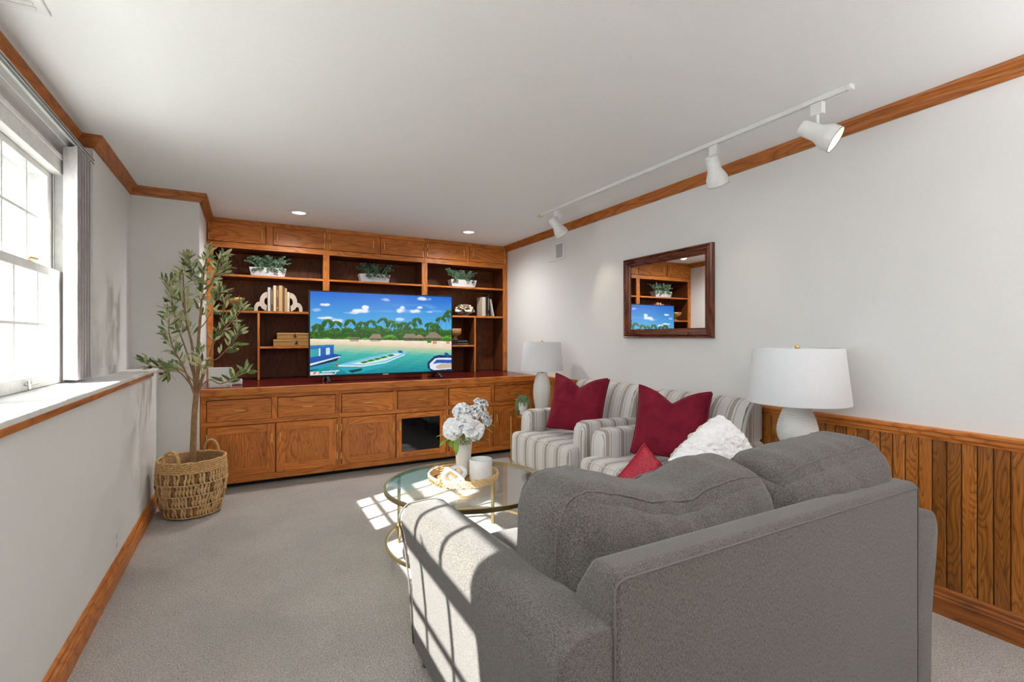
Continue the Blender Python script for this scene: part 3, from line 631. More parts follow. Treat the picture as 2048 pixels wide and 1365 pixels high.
def vgrid(name, img, w_, h_, par, loc, strength):
    ny, nx, _ = img.shape
    xs = (np.arange(nx)/(nx-1)-.5)*w_; zs = (.5-np.arange(ny)/(ny-1))*h_
    co = np.zeros((ny, nx, 3)); co[..., 0] = xs[None]; co[..., 2] = zs[:, None]
    me = bpy.data.meshes.new(name); me.vertices.add(nx*ny); me.vertices.foreach_set('co', co.ravel())
    i = np.arange(ny-1)[:, None]*nx+np.arange(nx-1)[None]; q = np.stack([i, i+nx, i+nx+1, i+1], -1).reshape(-1, 4)
    me.loops.add(q.size); me.loops.foreach_set('vertex_index', q.ravel().astype(np.int32)); me.polygons.add(len(q)); me.polygons.foreach_set('loop_start', (np.arange(len(q))*4).astype(np.int32)); me.polygons.foreach_set('loop_total', np.full(len(q), 4, np.int32)); me.update(); me.validate()
    ca = me.color_attributes.new('picture', 'FLOAT_COLOR', 'POINT'); cc = np.ones((ny, nx, 4), np.float32); cc[..., :3] = img; ca.data.foreach_set('color', cc.ravel())
    m = bpy.data.materials.new('lit_screen'); m.use_nodes = True; nt = m.node_tree; b = nt.nodes['Principled BSDF']; a = nt.nodes.new('ShaderNodeVertexColor'); a.layer_name = 'picture'
    b.inputs['Base Color'].default_value = (.01, .01, .01, 1); b.inputs['Roughness'].default_value = .25
    nt.links.new(a.outputs['Color'], b.inputs['Emission Color']); b.inputs['Emission Strength'].default_value = strength
    me.materials.append(m); o = bpy.data.objects.new(name, me); C.objects.link(o); o.parent = par; o.location = loc; return o
TW, THh = 1.455, .835
tv = thing('television', 'large flat screen television showing a tropical beach with boats, on the maroon counter', 'television', (1.243, 4.96, .8545))
bm = bmesh.new(); box(bm, -TW/2, TW/2, 0, .03, .045, .045+THh, .004, 2); box(bm, -.5, .5, .03, .06, .08, .5, .01, 1); obj('bezel', bm, blackm, tv)
vgrid('screen', paint_tv(), TW-.022, THh-.034, tv, (0, -.0012, .045+.022+(THh-.034)/2), 1.0*2**(-EXPO))
for s in (-1, 1):
    bm = bmesh.new(); prism(bm, [(-.14, 0), (-.13, 0), (-.02, .04), (.05, .04), (.15, 0), (.16, 0), (.16, .012), (.06, .052), (-.03, .052), (-.14, .010)], s*.56-.012, s*.56+.012, 'YZ'); obj('foot', bm, blackm, tv, (0, .015, .0))
obj('logo_plate', mbox(-.028, .028, -.002, 0, .050, .060), plain('silver_logo', lin(220, 220, 220), .4), tv)

# ------------------------------------------------------------------ shelf objects
def leafmesh(name, l, w_, m, fold=.15, curl=.2, n=5):
    vs = []; fs = []
    for i in range(n+1):
        t = i/n; ww = w_*math.sin(PI*min(1, t*.96+.03))**.8; z = -curl*l*t*t
        vs += [(-ww/2, l*t, z+fold*ww), (0, l*t, z), (ww/2, l*t, z+fold*ww)]
    for i in range(n):
        b = i*3; fs += [(b, b+1, b+4, b+3), (b+1, b+2, b+5, b+4)]
    me = bpy.data.meshes.new(name); me.from_pydata(vs, [], fs); me.materials.append(m)
    for p in me.polygons: p.use_smooth = True
    return me
def scatter_leaves(name, pts, l, w_, m, par, seed, n=4, round_=False):
    """pts: list of (pos, outward dir, scale)"""
    rr = random.Random(seed); vs = []; fs = []
    for p, d, s in pts:
        d = Vector(d).normalized(); q = d.to_track_quat('Y', 'Z').to_matrix()@Euler((rr.uniform(-.4, .4), rr.uniform(-1.4, 1.4), 0)).to_matrix(); p = Vector(p)
        b = len(vs); k = 7 if round_ else 6
        if round_: sh = [(l*.5*math.sin(a)*1.0*w_/l, l*.5-l*.5*math.cos(a), .12*l*math.cos(2*a)) for a in [2*PI*i/k for i in range(k)]]
        else: sh = [(0, 0, 0), (w_*.5, l*.35, w_*.15), (w_*.4, l*.7, w_*.1), (0, l, -l*.1), (-w_*.4, l*.7, w_*.1), (-w_*.5, l*.35, w_*.15)]
        for x, y, z in sh: vs.append(p+q@(Vector((x, y, z))*s))
        fs.append(tuple(range(b, b+k)))
    me = bpy.data.meshes.new(name); me.from_pydata([tuple(v) for v in vs], [], fs); me.materials.append(m)
    o = bpy.data.objects.new(name, me); C.objects.link(o); o.parent = par; o['kind'] = 'stuff'; return o
def planter(x, y, z, lab, seed):
    t = thing('planter_box', lab, 'plant', (x, y, z), 0, 'eucalyptus planters on the top shelf')
    bm = bmesh.new(); w0, w1, d0, d1, h = .150, .170, .050, .062, .088
    def ringv(a, b_, zz): return [bm.verts.new(q) for q in ((-a, -b_, zz), (a, -b_, zz), (a, b_, zz), (-a, b_, zz))]
    A, B, Cc, D = ringv(w0, d0, 0), ringv(w1, d1, h), ringv(w1-.008, d1-.008, h), ringv(w0-.004, d0-.004, .05)
    bm.faces.new(A); bm.faces.new(D)
    for P, Q in ((A, B), (B, Cc), (Cc, D)):
        for i in range(4): j = (i+1) % 4; bm.faces.new((P[i], P[j], Q[j], Q[i]))
    obj('box', bm, plain('whitewashed_planter', lin(222, 222, 226), .6, 0, .3, 50, .05), t)
    rr = random.Random(seed); pts = []; bm = bmesh.new()
    for k in range(64):
        a = rr.uniform(0, 2*PI); bx = rr.uniform(-w1*.9, w1*.9); by = rr.uniform(-d1*.7, d1*.6)
        hang = rr.random() < .16
        L = rr.uniform(.07, .165); tip = Vector((bx*1.32+rr.uniform(-.035, .035), by*1.2+rr.uniform(-.045, .035), h+L*(.75 if not hang else .15)))
        if hang: tip = Vector((bx, -d1-.02, h-rr.uniform(.01, .045)))
        tip.x = max(-.22, min(.22, tip.x)); base = Vector((bx*.6, by*.5, h-.03)); mid = (base+tip)/2+Vector((0, 0, .03))
        tube(bm, [base, mid, tip], [.0014, .0012, .0007], 4)
        for i in range(15):
            q = i/14; p = base.lerp(mid, q*2) if q < .5 else mid.lerp(tip, q*2-1)
            if p.z < h-.005 and not hang: continue
            for s in (-1, 1): pts.append((p, (s*rr.uniform(.4, 1), rr.uniform(-1, .6), rr.uniform(-.1, .7)), rr.uniform(.7, 1.25)))
    obj('stems', bm, fern, t); scatter_leaves('foliage', pts, .018, .016, euca, t, seed, round_=True)
    return t
planter(.190, 5.555, 1.902, 'white trough of eucalyptus on the top shelf of the left bay', 1)
planter(1.262, 5.555, 1.902, 'white trough of eucalyptus on the top shelf above the television', 2)
planter(2.335, 5.555, 1.902, 'white trough of eucalyptus on the top shelf of the right bay', 3)
# scalloped bronze bowl
def scal(a, z): return 1+.06*abs(math.cos(a*8))*min(1, max(0, (z-.045)/.03))
t = thing('footed_bowl', 'antique gold fluted footed bowl on the middle shelf of the left bay', 'bowl', (-.112, 5.56, 1.550))
bm = bmesh.new(); openlathe(bm, [(.040, 0), (.043, .004), (.036, .012), (.016, .022), (.013, .035), (.018, .046)], 32); obj('foot', bm, agold, t, smooth=True)
bm = bmesh.new(); openlathe(bm, [(.010, .046), (.040, .052), (.068, .072), (.086, .104), (.092, .128), (.088, .126), (.080, .104), (.06, .076), (.02, .060), (.001, .058)], 64, fn=scal); obj('bowl', bm, agold, t, smooth=True)
# bookends
def bookend(x, s, lab):
    t = thing('bookend', lab, 'bookend', (x, 5.535, 1.550))
    def arch(cx, r0, r1, a0, a1, n=20, cz=0):
        P = [(cx+r1*math.cos(a0+(a1-a0)*i/n), cz+r1*math.sin(a0+(a1-a0)*i/n)) for i in range(n+1)]+[(cx+r0*math.cos(a1+(a0-a1)*i/n), cz+r0*math.sin(a1+(a0-a1)*i/n)) for i in range(n+1)]
        return [(s*p, q) for p, q in P]
    bm = bmesh.new(); prism(bm, arch(0, .035, .085, R(90), R(262), cz=.088), -.022, .022); obj('large_loop', bm, tanstone, t)
    bm = bmesh.new(); prism(bm, arch(-.085, .022, .062, R(0), R(180), cz=.022), -.0225, .0225)
    prism(bm, [(s*-.147, 0), (s*-.107, 0), (s*-.107, .024), (s*-.147, .024)], -.022, .022); obj('small_loop', bm, tanstone, t)
    t.scale = (.82, 1, 1.13); return t
bookend(.1845, 1, 'whitewashed chain link bookend left of the beige books'); bookend(.392, -1, 'whitewashed chain link bookend right of the beige books')
def book(x, y, z, w_, h, d, spine, lab, group, tilt=0, marks=None, page=True, cat='book'):
    t = thing('book', lab, cat, (x, y, z), 0, group); t.rotation_euler = (0, tilt, 0)
    c_ = plain('cover', spine, .7, 0, .15, 150, .06)
    bm = bmesh.new(); box(bm, 0, w_, 0, .003, 0, h, .001, 1); box(bm, 0, .0025, .0031, d, 0, h); box(bm, w_-.0025, w_, .0031, d, 0, h); obj('cover', bm, c_, t)
    obj('pages', mbox(.003, w_-.003, .0035, d-.004, .003, h-.003), paperm, t)
    if marks:
        bm = bmesh.new()
        for (a, b_) in marks[1]: box(bm, w_*.3, w_*.7, -.0008, 0, h*a, h*b_)
        obj('spine_print', bm, plain('spine_print', marks[0], .6), t)
    return t
gB = 'beige books between the bookends'
wd = lambda a, b, n: [(a+(b-a)*i/n, a+(b-a)*(i+.6)/n) for i in range(n)]
bks = [(.214, .026, .188, (206, 200, 194), 'pale grey book, leftmost between the bookends', None), (.242, .022, .180, (92, 70, 54), 'dark brown book with a gold lettered spine, second from the left between the bookends', (lin(200, 160, 96), wd(.3, .92, 14))),
       (.266, .026, .204, (226, 208, 170), 'cream book, third from the left between the bookends', None), (.293, .022, .202, (112, 82, 56), 'brown book with pale lettering and an orange mark near the foot of its spine', (lin(222, 176, 110), wd(.55, .85, 8)+[(.1, .16)])),
       (.316, .034, .206, (206, 168, 118), 'wide tan book in the middle of the beige row', None), (.351, .018, .200, (110, 82, 64), 'thin brown book right of the wide tan one', None), (.370, .022, .186, (196, 152, 110), 'light brown book, second from the right between the bookends', None), (.393, .024, .156, (226, 208, 178), 'short cream book, rightmost between the bookends', (lin(150, 120, 90), [(.1, .13), (.5, .52), (.6, .62)]))]
for x, w_, h, c_, lab, mk in bks: book(x-.028, 5.50, 1.550, w_-.001, h*1.29, .15, lin(*c_), lab, gB, 0, mk)
gD = 'books at the right end of the middle shelf'
book(2.583, 5.50, 1.550, .047, .240, .16, lin(220, 206, 184), 'thick cream book beside black ones on the right shelf', gD)
book(2.632, 5.50, 1.550, .024, .250, .15, lin(26, 24, 28), 'black book right of the thick cream book', gD, 0, (lin(150, 150, 150), [(.05, .09)]))
book(2.658, 5.50, 1.550, .026, .272, .15, lin(18, 18, 18), 'tall black book with a lettered spine on the right shelf', gD, 0, (lin(190, 186, 170), wd(.3, .85, 9)+[(.05, .09)]))
book(2.738, 5.50, 1.5515, .016, .220, .14, lin(222, 212, 196), 'thin white book leaning left against the tall black one', gD, R(-12), None)
# woven boxes
def weave():
    m, nt, b = mat('rattan_weave'); L = nt.links.new; tc = N(nt, 'ShaderNodeTexCoord'); mp = N(nt, 'ShaderNodeMapping'); mp.inputs['Rotation'].default_value = (0, R(45), 0); mp.inputs['Scale'].default_value = (1, 0, 1)
    ch = N(nt, 'ShaderNodeTexChecker'); ch.inputs['Scale'].default_value = 130; L(tc.outputs['Object'], mp.inputs[0]); L(mp.outputs[0], ch.inputs[0]); ch.inputs[1].default_value = (*lin(206, 160, 88), 1); ch.inputs[2].default_value = (*lin(132, 92, 40), 1)
    L(ch.outputs[0], b.inputs[0]); b.inputs['Roughness'].default_value = .6; bp = N(nt, 'ShaderNodeBump'); bp.inputs['Strength'].default_value = .5; bp.inputs['Distance'].default_value = .003; L(ch.outputs[1], bp.inputs['Height']); L(bp.outputs[0], b.inputs['Normal']); return m
wv = weave()
for x0, x1, z0, h, lab in ((.236, .63, 1.192, .072, 'larger woven rattan box, under the smaller one'), (.268, .60, 1.2645, .066, 'smaller woven rattan box stacked on the larger one')):
    t = thing('woven_box', lab, 'box', ((x0+x1)/2, 5.61, z0), 0, 'woven boxes left of the television'); a = (x1-x0)/2
    obj('base', mbox(-a+.002, a-.002, -.108, .108, 0, h*.6, .004, 2), wv, t); obj('lid', mbox(-a, a, -.11, .11, h*.6, h, .006, 2), wv, t)
    bm = bmesh.new(); xm = .02 if a > .18 else .005
    box(bm, xm-.01, xm+.01, -.115, -.1105, h*.40, h*.72, .002, 1); tube(bm, [(xm, -.116, h*.9), (xm, -.118, h*.5)], .003, 6); box(bm, xm-.018, xm+.018, -.114, -.1105, h*.36, h*.42); obj('clasp', bm, screwm, t)
# rose ornament
t = thing('rose_ornament', 'cream carved rose on a small gold foot, right shelf', 'ornament', (2.372, 5.57, 1.550)); t.scale = (1.2, 1.2, 1.3)
bm = bmesh.new(); openlathe(bm, [(.001, 0), (.042, 0), (.042, .006), (.030, .020), (.014, .028), (.012, .05)], 24); obj('foot', bm, goldm, t, smooth=True)
def petalmesh(name, w_, h, m, cup=.5, n=6, wave=0):
    vs = []; fs = []
    for i in range(n+1):
        for j in range(n+1):
            a = (i/n-.5)*2; b_ = j/n; ww = w_/2*(math.sin(PI*(.12+.80*b_**.8)))**.7
            x = a*ww; d = cup*h*(b_**1.8) + .35*w_*(a*a)*(1-.4*b_)+(wave*h*math.sin(a*9+b_*5)*b_ if wave else 0)
            zz = h*b_*(1-.10*a*a)
            vs.append((x, d, zz))
    for i in range(n):
        for j in range(n): k = i*(n+1)+j; fs.append((k, k+1, k+n+2, k+n+1))
    me = bpy.data.meshes.new(name); me.from_pydata(vs, [], fs); me.materials.append(m)
    for p in me.polygons: p.use_smooth = True
    return me
pm = petalmesh('petal', .085, .075, cream, .35)
for lv, (n_, tl, sc_, zz) in enumerate([(6, 62, 1.15, .060), (6, 44, 1.0, .064), (5, 25, .85, .068), (4, 8, .65, .075), (3, -8, .45, .085)]):
    for k in range(n_):
        a = 2*PI*k/n_+lv*.5; o = inst('petal', pm, t, (.006*math.cos(a), .006*math.sin(a), zz-.012), (0, 0, 0), (sc_*1.1,)*3)
        o.rotation_euler = (Matrix.Rotation(a-PI/2, 3, 'Z')@Matrix.Rotation(R(-tl), 3, 'X')).to_euler()
# wooden bowl on dark books
for zz, ln_, lab in ((1.192, .36, 'longer black box, at the bottom of the pair right of the television'), (1.224, .34, 'thin black box on top of the other, under the wooden bowl')):
    t = thing('black_box', lab, 'box', (2.215, 5.56, zz), 0, 'black boxes under the wooden bowl'); obj('body', mbox(-ln_/2, ln_/2, -.06, .10, 0, .030, .003, 1), blackm, t)
    bm = bmesh.new(); box(bm, .04, ln_/2-.03, -.0612, -.060, .012, .017); box(bm, ln_/2-.02, ln_/2-.012, -.0612, -.060, .010, .02); obj('print', bm, plain('grey_print', lin(150, 150, 150), .5), t)
t = thing('goblet_bowl', 'carved sandy wooden goblet bowl half hidden by the right edge of the television', 'bowl', (2.245, 5.56, 1.2545))
bm = bmesh.new(); openlathe(bm, [(.001, 0), (.036, 0), (.036, .006), (.026, .012), (.022, .03), (.026, .045)], 24); obj('foot', bm, tuscan, t, smooth=True)
bm = bmesh.new(); openlathe(bm, [(.02, .045), (.055, .055), (.074, .078), (.078, .11), (.074, .138), (.068, .136), (.068, .10), (.05, .07), (.001, .06)], 32); obj('bowl', bm, tuscan, t, smooth=True)
# white canvas block + plug
t = thing('white_block', 'small square white block standing on the counter behind the olive tree', 'ornament', (-.20, 4.80, .856), R(-6))
bm = bmesh.new(); box(bm, -.085, .085, 0, .028, 0, .170, .002, 1); obj('body', bm, white_block, t); obj('front_panel', mbox(-.072, .072, -.0012, 0, .013, .157, .0005, 1), whitec, t)
t = thing('white_adapter', 'small white adapter lying on the counter behind the square white block', 'adapter', (-.085, 5.05, .856))
bm = bmesh.new(); box(bm, -.04, .05, -.03, .03, 0, .05, .01, 3); obj('body', bm, whitec, t); bm = bmesh.new(); box(bm, -.03, .04, -.0312, -.030, .01, .03); obj('socket', bm, slatm, t)

# ------------------------------------------------------------------ ceiling & wall fixtures
for x, lab in ((.423, 'left recessed ceiling light near the cupboards'), (2.130, 'right recessed ceiling light near the cupboards')):
    t = thing('recessed_light', lab, 'ceiling light', (x, 4.88, HC))
    bm = bmesh.new(); openlathe(bm, [(.070, 0), (.085, -.001), (.084, -.006), (.066, -.010), (.058, -.004), (.055, 0)], 40); obj('trim_ring', bm, whitep, t, smooth=True)
    bm = bmesh.new(); lathe(bm, [(.056, -.0015), (.056, -.003)], 32); obj('lens', bm, emit('lens_glow', (1, .97, .93), 5), t)
    l = bpy.data.lights.new('recessed_spot', 'SPOT'); l.energy = 48; l.spot_size = R(166); l.spot_blend = 1; l.shadow_soft_size = .05; l.color = (1, .98, .95)
    o = bpy.data.objects.new('recessed_spot', l); C.objects.link(o); o.location = (x, 4.88, HC-.02)
for k, (x, y) in enumerate(REAR):
    t = thing('square_ceiling_light', ['ceiling panel light behind the camera on the left', 'ceiling panel light behind the camera on the right', 'ceiling panel light at the back of the room'][k], 'ceiling light', (x, y, HC))
    bm = bmesh.new(); box(bm, -.3, .3, -.3, .3, -.025, 0, .004, 1); obj('housing', bm, whitep, t)
for k, (x, y) in enumerate(UP):
    t = thing('uplighter', ['tall uplighter floor lamp behind the camera, by the window', 'tall uplighter floor lamp behind the camera, by the wainscot'][k], 'lamp', (x, y, 0))
    bm = bmesh.new(); lathe(bm, [(.14, 0), (.14, .012), (.02, .03)], 32); obj('base', bm, whitep, t, angle=40)
    bm = bmesh.new(); tube(bm, [(0, 0, .03), (0, 0, 1.72)], .012, 10); obj('pole', bm, whitep, t)
    bm = bmesh.new(); openlathe(bm, [(.02, 1.70), (.10, 1.73), (.22, 1.80), (.24, 1.86), (.235, 1.86), (.215, 1.805), (.10, 1.738), (.001, 1.72)], 32); obj('bowl', bm, whitep, t, smooth=True)
# track
tr = thing('track_rail', 'long white ceiling track carrying three spotlights', 'track light', (2.425, 0, HC))
bm = bmesh.new(); prism(bm, [(-.017, -.022), (-.017, 0), (.017, 0), (.017, -.022), (.006, -.022), (.006, -.010), (-.006, -.010), (-.006, -.022)], 1.215, 3.85, 'XZ'); obj('rail', bm, whitep, tr)
obj('end_cap', mbox(-.0175, .0175, 1.195, 1.2149, -.023, -.0005, .002, 1), whitep, tr); obj('end_cap', mbox(-.0175, .0175, 3.8501, 3.90, -.023, -.0005, .002, 1), plain('aged_plastic', lin(214, 204, 176), .5), tr)
obj('joiner', mbox(-.018, .018, 2.42, 2.50, -.0245, -.0225, .001, 1), whitep, tr)
def spot(y, aim, lab, lit):
    t = thing('track_spotlight', lab, 'spotlight', (2.425, y, HC-.0235), 0, 'spotlights on the ceiling track')
    bm = bmesh.new(); box(bm, -.016, .016, -.028, .028, -.058, -.001, .003, 2); obj('adapter', bm, whitep, t)
    bm = bmesh.new(); tube(bm, [(0, 0, -.058), (0, 0, -.105), (0, .0, -.112)], .007, 8); tube(bm, [(0, -.01, -.108), (0, .01, -.108)], .010, 8); obj('stem', bm, whitep, t)
    d = Vector(aim).normalized(); q = d.to_track_quat('Z', 'Y').to_matrix().to_4x4()
    bm = bmesh.new(); openlathe(bm, [(.001, -.075), (.030, -.075), (.036, -.068), (.038, -.02), (.040, .01), (.058, .050), (.061, .058), (.061, .098), (.0585, .098), (.056, .06), (.035, .015), (.001, .012)], 32)
    for k in range(8):
        a = k*PI/4; bmesh.ops.create_cube(bm, size=.006, matrix=Matrix.Translation((.02*math.cos(a), .02*math.sin(a), -.0755)))
    piv = Vector((0, 0, -.112))-d*.01+Vector((0, 0, -.034))
    M = Matrix.Translation(piv)@q; bmesh.ops.transform(bm, matrix=M, verts=bm.verts); h = obj('shade', bm, whitep, t, angle=35)
    bm = bmesh.new(); openlathe(bm, [(.0605, .0982), (.0625, .098), (.0625, .0995), (.0605, .0995)], 32); bmesh.ops.transform(bm, matrix=M, verts=bm.verts); obj('rim', bm, screwm, t)
    bm = bmesh.new(); openlathe(bm, [(.001, .016), (.030, .022), (.045, .045), (.046, .065), (.001, .068)], 24); bmesh.ops.transform(bm, matrix=M, verts=bm.verts); obj('bulb', bm, lampglow, t, smooth=True)
    if lit:
        l = bpy.data.lights.new('bulb_light', 'SPOT'); l.energy = lit; l.spot_size = R(55); l.spot_blend = .9; l.shadow_soft_size = .03; l.color = (1, .82, .62)
        o = bpy.data.objects.new('bulb_light', l); C.objects.link(o); o.location = Vector((2.425, y, HC-.0235))+piv+d*.104; o.rotation_euler = d.to_track_quat('-Z', 'Y').to_euler()
spot(1.35, (.31, -.73, -.54), 'nearest track spotlight, aimed so its bulb shows', 1)
spot(1.94, (.50, .10, -.86), 'middle track spotlight, pointing down at the wall', 1)
spot(3.60, (.55, -.22, -.80), 'farthest track spotlight, above the wall vent', 3.5)
# vents
a = on_wall(0, 4.30, 2.197); t = thing('wall_vent', 'small white wall vent under the crown moulding', 'vent', a, -TH)
obj('plate', mbox(-.010, 0, -.155, .155, -.095, .095, .003, 1), whitep, t)
bm = bmesh.new(); box(bm, -.0112, -.0101, -.12, .0, -.07, .07); obj('grille', bm, plain('grille_grey', lin(150, 150, 138), .6, 0, .5, 200, .3), t)
bm = bmesh.new()
for k in range(12): box(bm, -.0125, -.0112, -.118+k*.0102, -.1155+k*.0102, -.068, .068)
obj('louvers', bm, whitep, t); obj('blank_plate', mbox(-.0125, -.0101, .008, .13, -.075, .075, .001, 1), whitep, t)
t = thing('ceiling_vent', 'white louvered register in the ceiling, top left corner', 'vent', (-.70, 2.20, HC))
bm = bmesh.new(); box(bm, -.09, .085, -.2, .125, -.007, 0, .003, 1); obj('frame', bm, whitep, t)
for k in range(9): o = obj('louver', mbox(-.055, .055, -.003, .003, -.012, .0, .001, 1), whitep, t, (0, -.15+k*.029, -.0065), (R(35), 0, 0))
t = thing('wall_outlet', 'white outlet cover low on the left wall above the baseboard', 'outlet', (-.61, 3.255, .205))
obj('cover', mbox(0, .006, -.035, .035, -.058, .058, .002, 2), whitep, t); obj('socket', mbox(.006, .0075, -.017, .017, .008, .034, .001, 1), slatm, t); obj('socket', mbox(.006, .0075, -.017, .017, -.034, -.008, .001, 1), slatm, t)
# mirror
MY, MZ = 2.746, 1.612; a = on_wall(-.001, MY, MZ)
t = thing('wall_mirror', 'square mirror in a carved mahogany frame on the right wall', 'mirror', a, -TH); W2, H2 = .457, .335
for k, (ax, hl, off) in enumerate((('Z', H2, W2), ('Z', H2, -W2), ('Y', W2, H2), ('Y', W2, -H2))):
    prof = [(0, 0), (-.030, 0), (-.042, .008), (-.036, .018), (-.046, .026), (-.044, .038), (-.026, .048), (-.024, .058), (-.014, .066), (-.010, .078), (0, .078)]
    bm = bmesh.new(); sg = 1 if off > 0 else -1; A = []; B = []
    for d, e in prof:
        o_ = abs(off)-e; 
        if ax == 'Z': A.append(bm.verts.new((d, sg*o_, -(hl-e)))); B.append(bm.verts.new((d, sg*o_, hl-e)))
        else: A.append(bm.verts.new((d, -(hl-e), sg*o_))); B.append(bm.verts.new((d, hl-e, sg*o_)))
    n_ = len(A); bm.faces.new(A); bm.faces.new(list(reversed(B)))
    for i in range(n_): j = (i+1) % n_; bm.faces.new((A[j], A[i], B[i], B[j]))
    f = obj('frame_side', bm, mahog[ax], t)
    bm = bmesh.new()
    for i in range(4):
        q = (-.6+.4*i)*hl
        for s_ in (-1, 1):
            p = (-.048, sg*(abs(off)-.032), q+s_*.012) if ax == 'Z' else (-.048, q+s_*.012, sg*(abs(off)-.032))
            bmesh.ops.create_icosphere(bm, subdivisions=1, radius=.007, matrix=Matrix.Translation(p))
    obj('carving', bm, mahog[ax], f)
obj('glass', mbox(-.012, -.006, -W2+.074, W2-.074, -H2+.074, H2-.074), mirrorm, t)

# ------------------------------------------------------------------ upholstery helpers
def soft_fn(hx, hy, hz, r, puff=(0, 0, 0), disp=None):
    def S(a, b, c):
        q = Vector((a*hx, b*hy, c*hz)); k = Vector((max(-hx+r, min(hx-r, q.x)), max(-hy+r, min(hy-r, q.y)), max(-hz+r, min(hz-r, q.z))))
        d = q-k; p = k+(d.normalized()*r if d.length > 1e-7 else d)
        p.x += math.copysign(1, a)*puff[0]*abs(a)**3*(1-b*b)*(1-c*c); p.y += math.copysign(1, b)*puff[1]*abs(b)**3*(1-a*a)**.8*(1-c*c)**.8; p.z += math.copysign(1, c)*puff[2]*abs(c)**3*(1-a*a)**.7*(1-b*b)**.7
        if disp: p = disp(p, a, b, c)
        return p
    return S
def soft(bm, S, n=14):
    grid = {}
    def V(i, j, k):
        key = (i, j, k)
        if key not in grid:
            f = lambda q: math.tan((2*q/n-1)*PI/4*.9)/math.tan(PI/4*.9)
            # denser near the edges so the rounding shows
            g = lambda q: math.sin((2*q/n-1)*PI/2)
            grid[key] = bm.verts.new(S(g(i), g(j), g(k)))
        return grid[key]
    for a in range(n):
        for b in range(n):
            for s in (0, n):
                bm.faces.new((V(a, b, s), V(a+1, b, s), V(a+1, b+1, s), V(a, b+1, s)))
                bm.faces.new((V(a, s, b), V(a+1, s, b), V(a+1, s, b+1), V(a, s, b+1)))
                bm.faces.new((V(s, a, b), V(s, a+1, b), V(s, a+1, b+1), V(s, a, b+1)))
def softobj(name, hx, hy, hz, r, m, par, loc, rot=(0, 0, 0), puff=(0, 0, 0), n=16, disp=None, pipes=None, pm=None):
    bm = bmesh.new(); S = soft_fn(hx, hy, hz, r, puff, disp); soft(bm, S, n); o = obj(name, bm, m, par, loc, rot, smooth=True)
    for ax, v in (pipes or []):
        P = []
        K = 24
        g = lambda q: math.sin((2*q/K-1)*PI/2)
        for k in range(K): P.append((g(k), 1))
        for k in range(K): P.append((1, -g(k)))
        for k in range(K): P.append((-g(k), -1))
        for k in range(K): P.append((-1, g(k)))
        pts = [S(a, v, b) if ax == 'Y' else S(v, a, b) for a, b in P]
        bm = bmesh.new(); tube(bm, pts, .0035, 6, closed=True); obj('piping', bm, pm or m, o, smooth=True)
    return o
def pillow(name, label, cat, loc, rotm, size, th, m, piping=None, chop=0, group=None, back=None, box_=0, wr=.004, seed=0, n=34, rc=0, fluff=0):
    t = thing(name, label, cat, loc, 0, group); t.rotation_euler = rotm
    h = size/2; rr = random.Random(seed); V = {}
    def pos(i, j, s):
        u, v = 2*i/n-1, 2*j/n-1
        ex = 1-.07*(1-v*v)*abs(u)**2; ez = 1-.07*(1-u*u)*abs(v)**2
        # corners stay sharp, sides pull in
        x = u*h*ex*(1-rc*u*u*v*v); z = v*h*ez*(1-rc*u*u*v*v)
        c_ = chop*size*math.exp(-abs(u/.42)**1.35)*max(0, (v+.15)/1.15)**1.3
        z -= c_
        tk = th/2*((1-abs(u)**3.2)*(1-abs(v)**3.2))**.55
        cr = 1-.75*chop/.3*math.exp(-(u/.16)**2)*max(0, v)**.8 if chop else 1
        y = s*tk*cr
        edge = (1-abs(u)**6)*(1-abs(v)**6)
        y += s*wr*edge*mnoise.noise(Vector((x*16+seed, z*9, s*3)))*2.2
        y += s*wr*edge*mnoise.noise(Vector((x*5, z*34+seed, s)))*1.4*abs(u)
        if fluff: y += s*fluff*(.3+edge)*mnoise.noise(Vector((x*75, z*75, s*9+seed))); x += fluff*mnoise.noise(Vector((x*60, z*60, 5))); z += fluff*mnoise.noise(Vector((x*60, z*60, 11)))
        return Vector((x, y, z))
    for s in (-1, 1):
        bm = bmesh.new(); g = [[bm.verts.new(pos(i, j, s)+Vector((0, s*box_/2, 0))) for j in range(n+1)] for i in range(n+1)]
        for i in range(n):
            for j in range(n): bm.faces.new((g[i][j], g[i+1][j], g[i+1][j+1], g[i][j+1]))
        if s == -1:
            f = obj('front_cover', bm, m, t, smooth=True)
        else: obj('back_cover', bm, back or m, t, smooth=True)
    ep = [(i, 0) for i in range(n)]+[(n, j) for j in range(n)]+[(n-i, n) for i in range(n)]+[(0, n-j) for j in range(n)]
    if box_:
        bm = bmesh.new(); A = [bm.verts.new(pos(i, j, 0)+Vector((0, -box_/2, 0))) for i, j in ep]; B = [bm.verts.new(pos(i, j, 0)*1.0+Vector((0, box_/2, 0))) for i, j in ep]
        for k in range(len(A)): k2 = (k+1) % len(A); bm.faces.new((A[k], A[k2], B[k2], B[k]))
        obj('gusset', bm, m, t, smooth=True)
    if piping:
        for s in ((-1, 1) if box_ else (0,)):
            bm = bmesh.new(); tube(bm, [pos(i, j, 0)*1.004+Vector((0, s*box_/2, 0)) for i, j in ep], .004, 6, closed=True); obj('piping', bm, piping, t, smooth=True)
    return t
def matslot(o, mats, fn):
    o.data.materials.clear()
    for q in mats: o.data.materials.append(q)
    for p in o.data.polygons: p.material_index = fn(p)

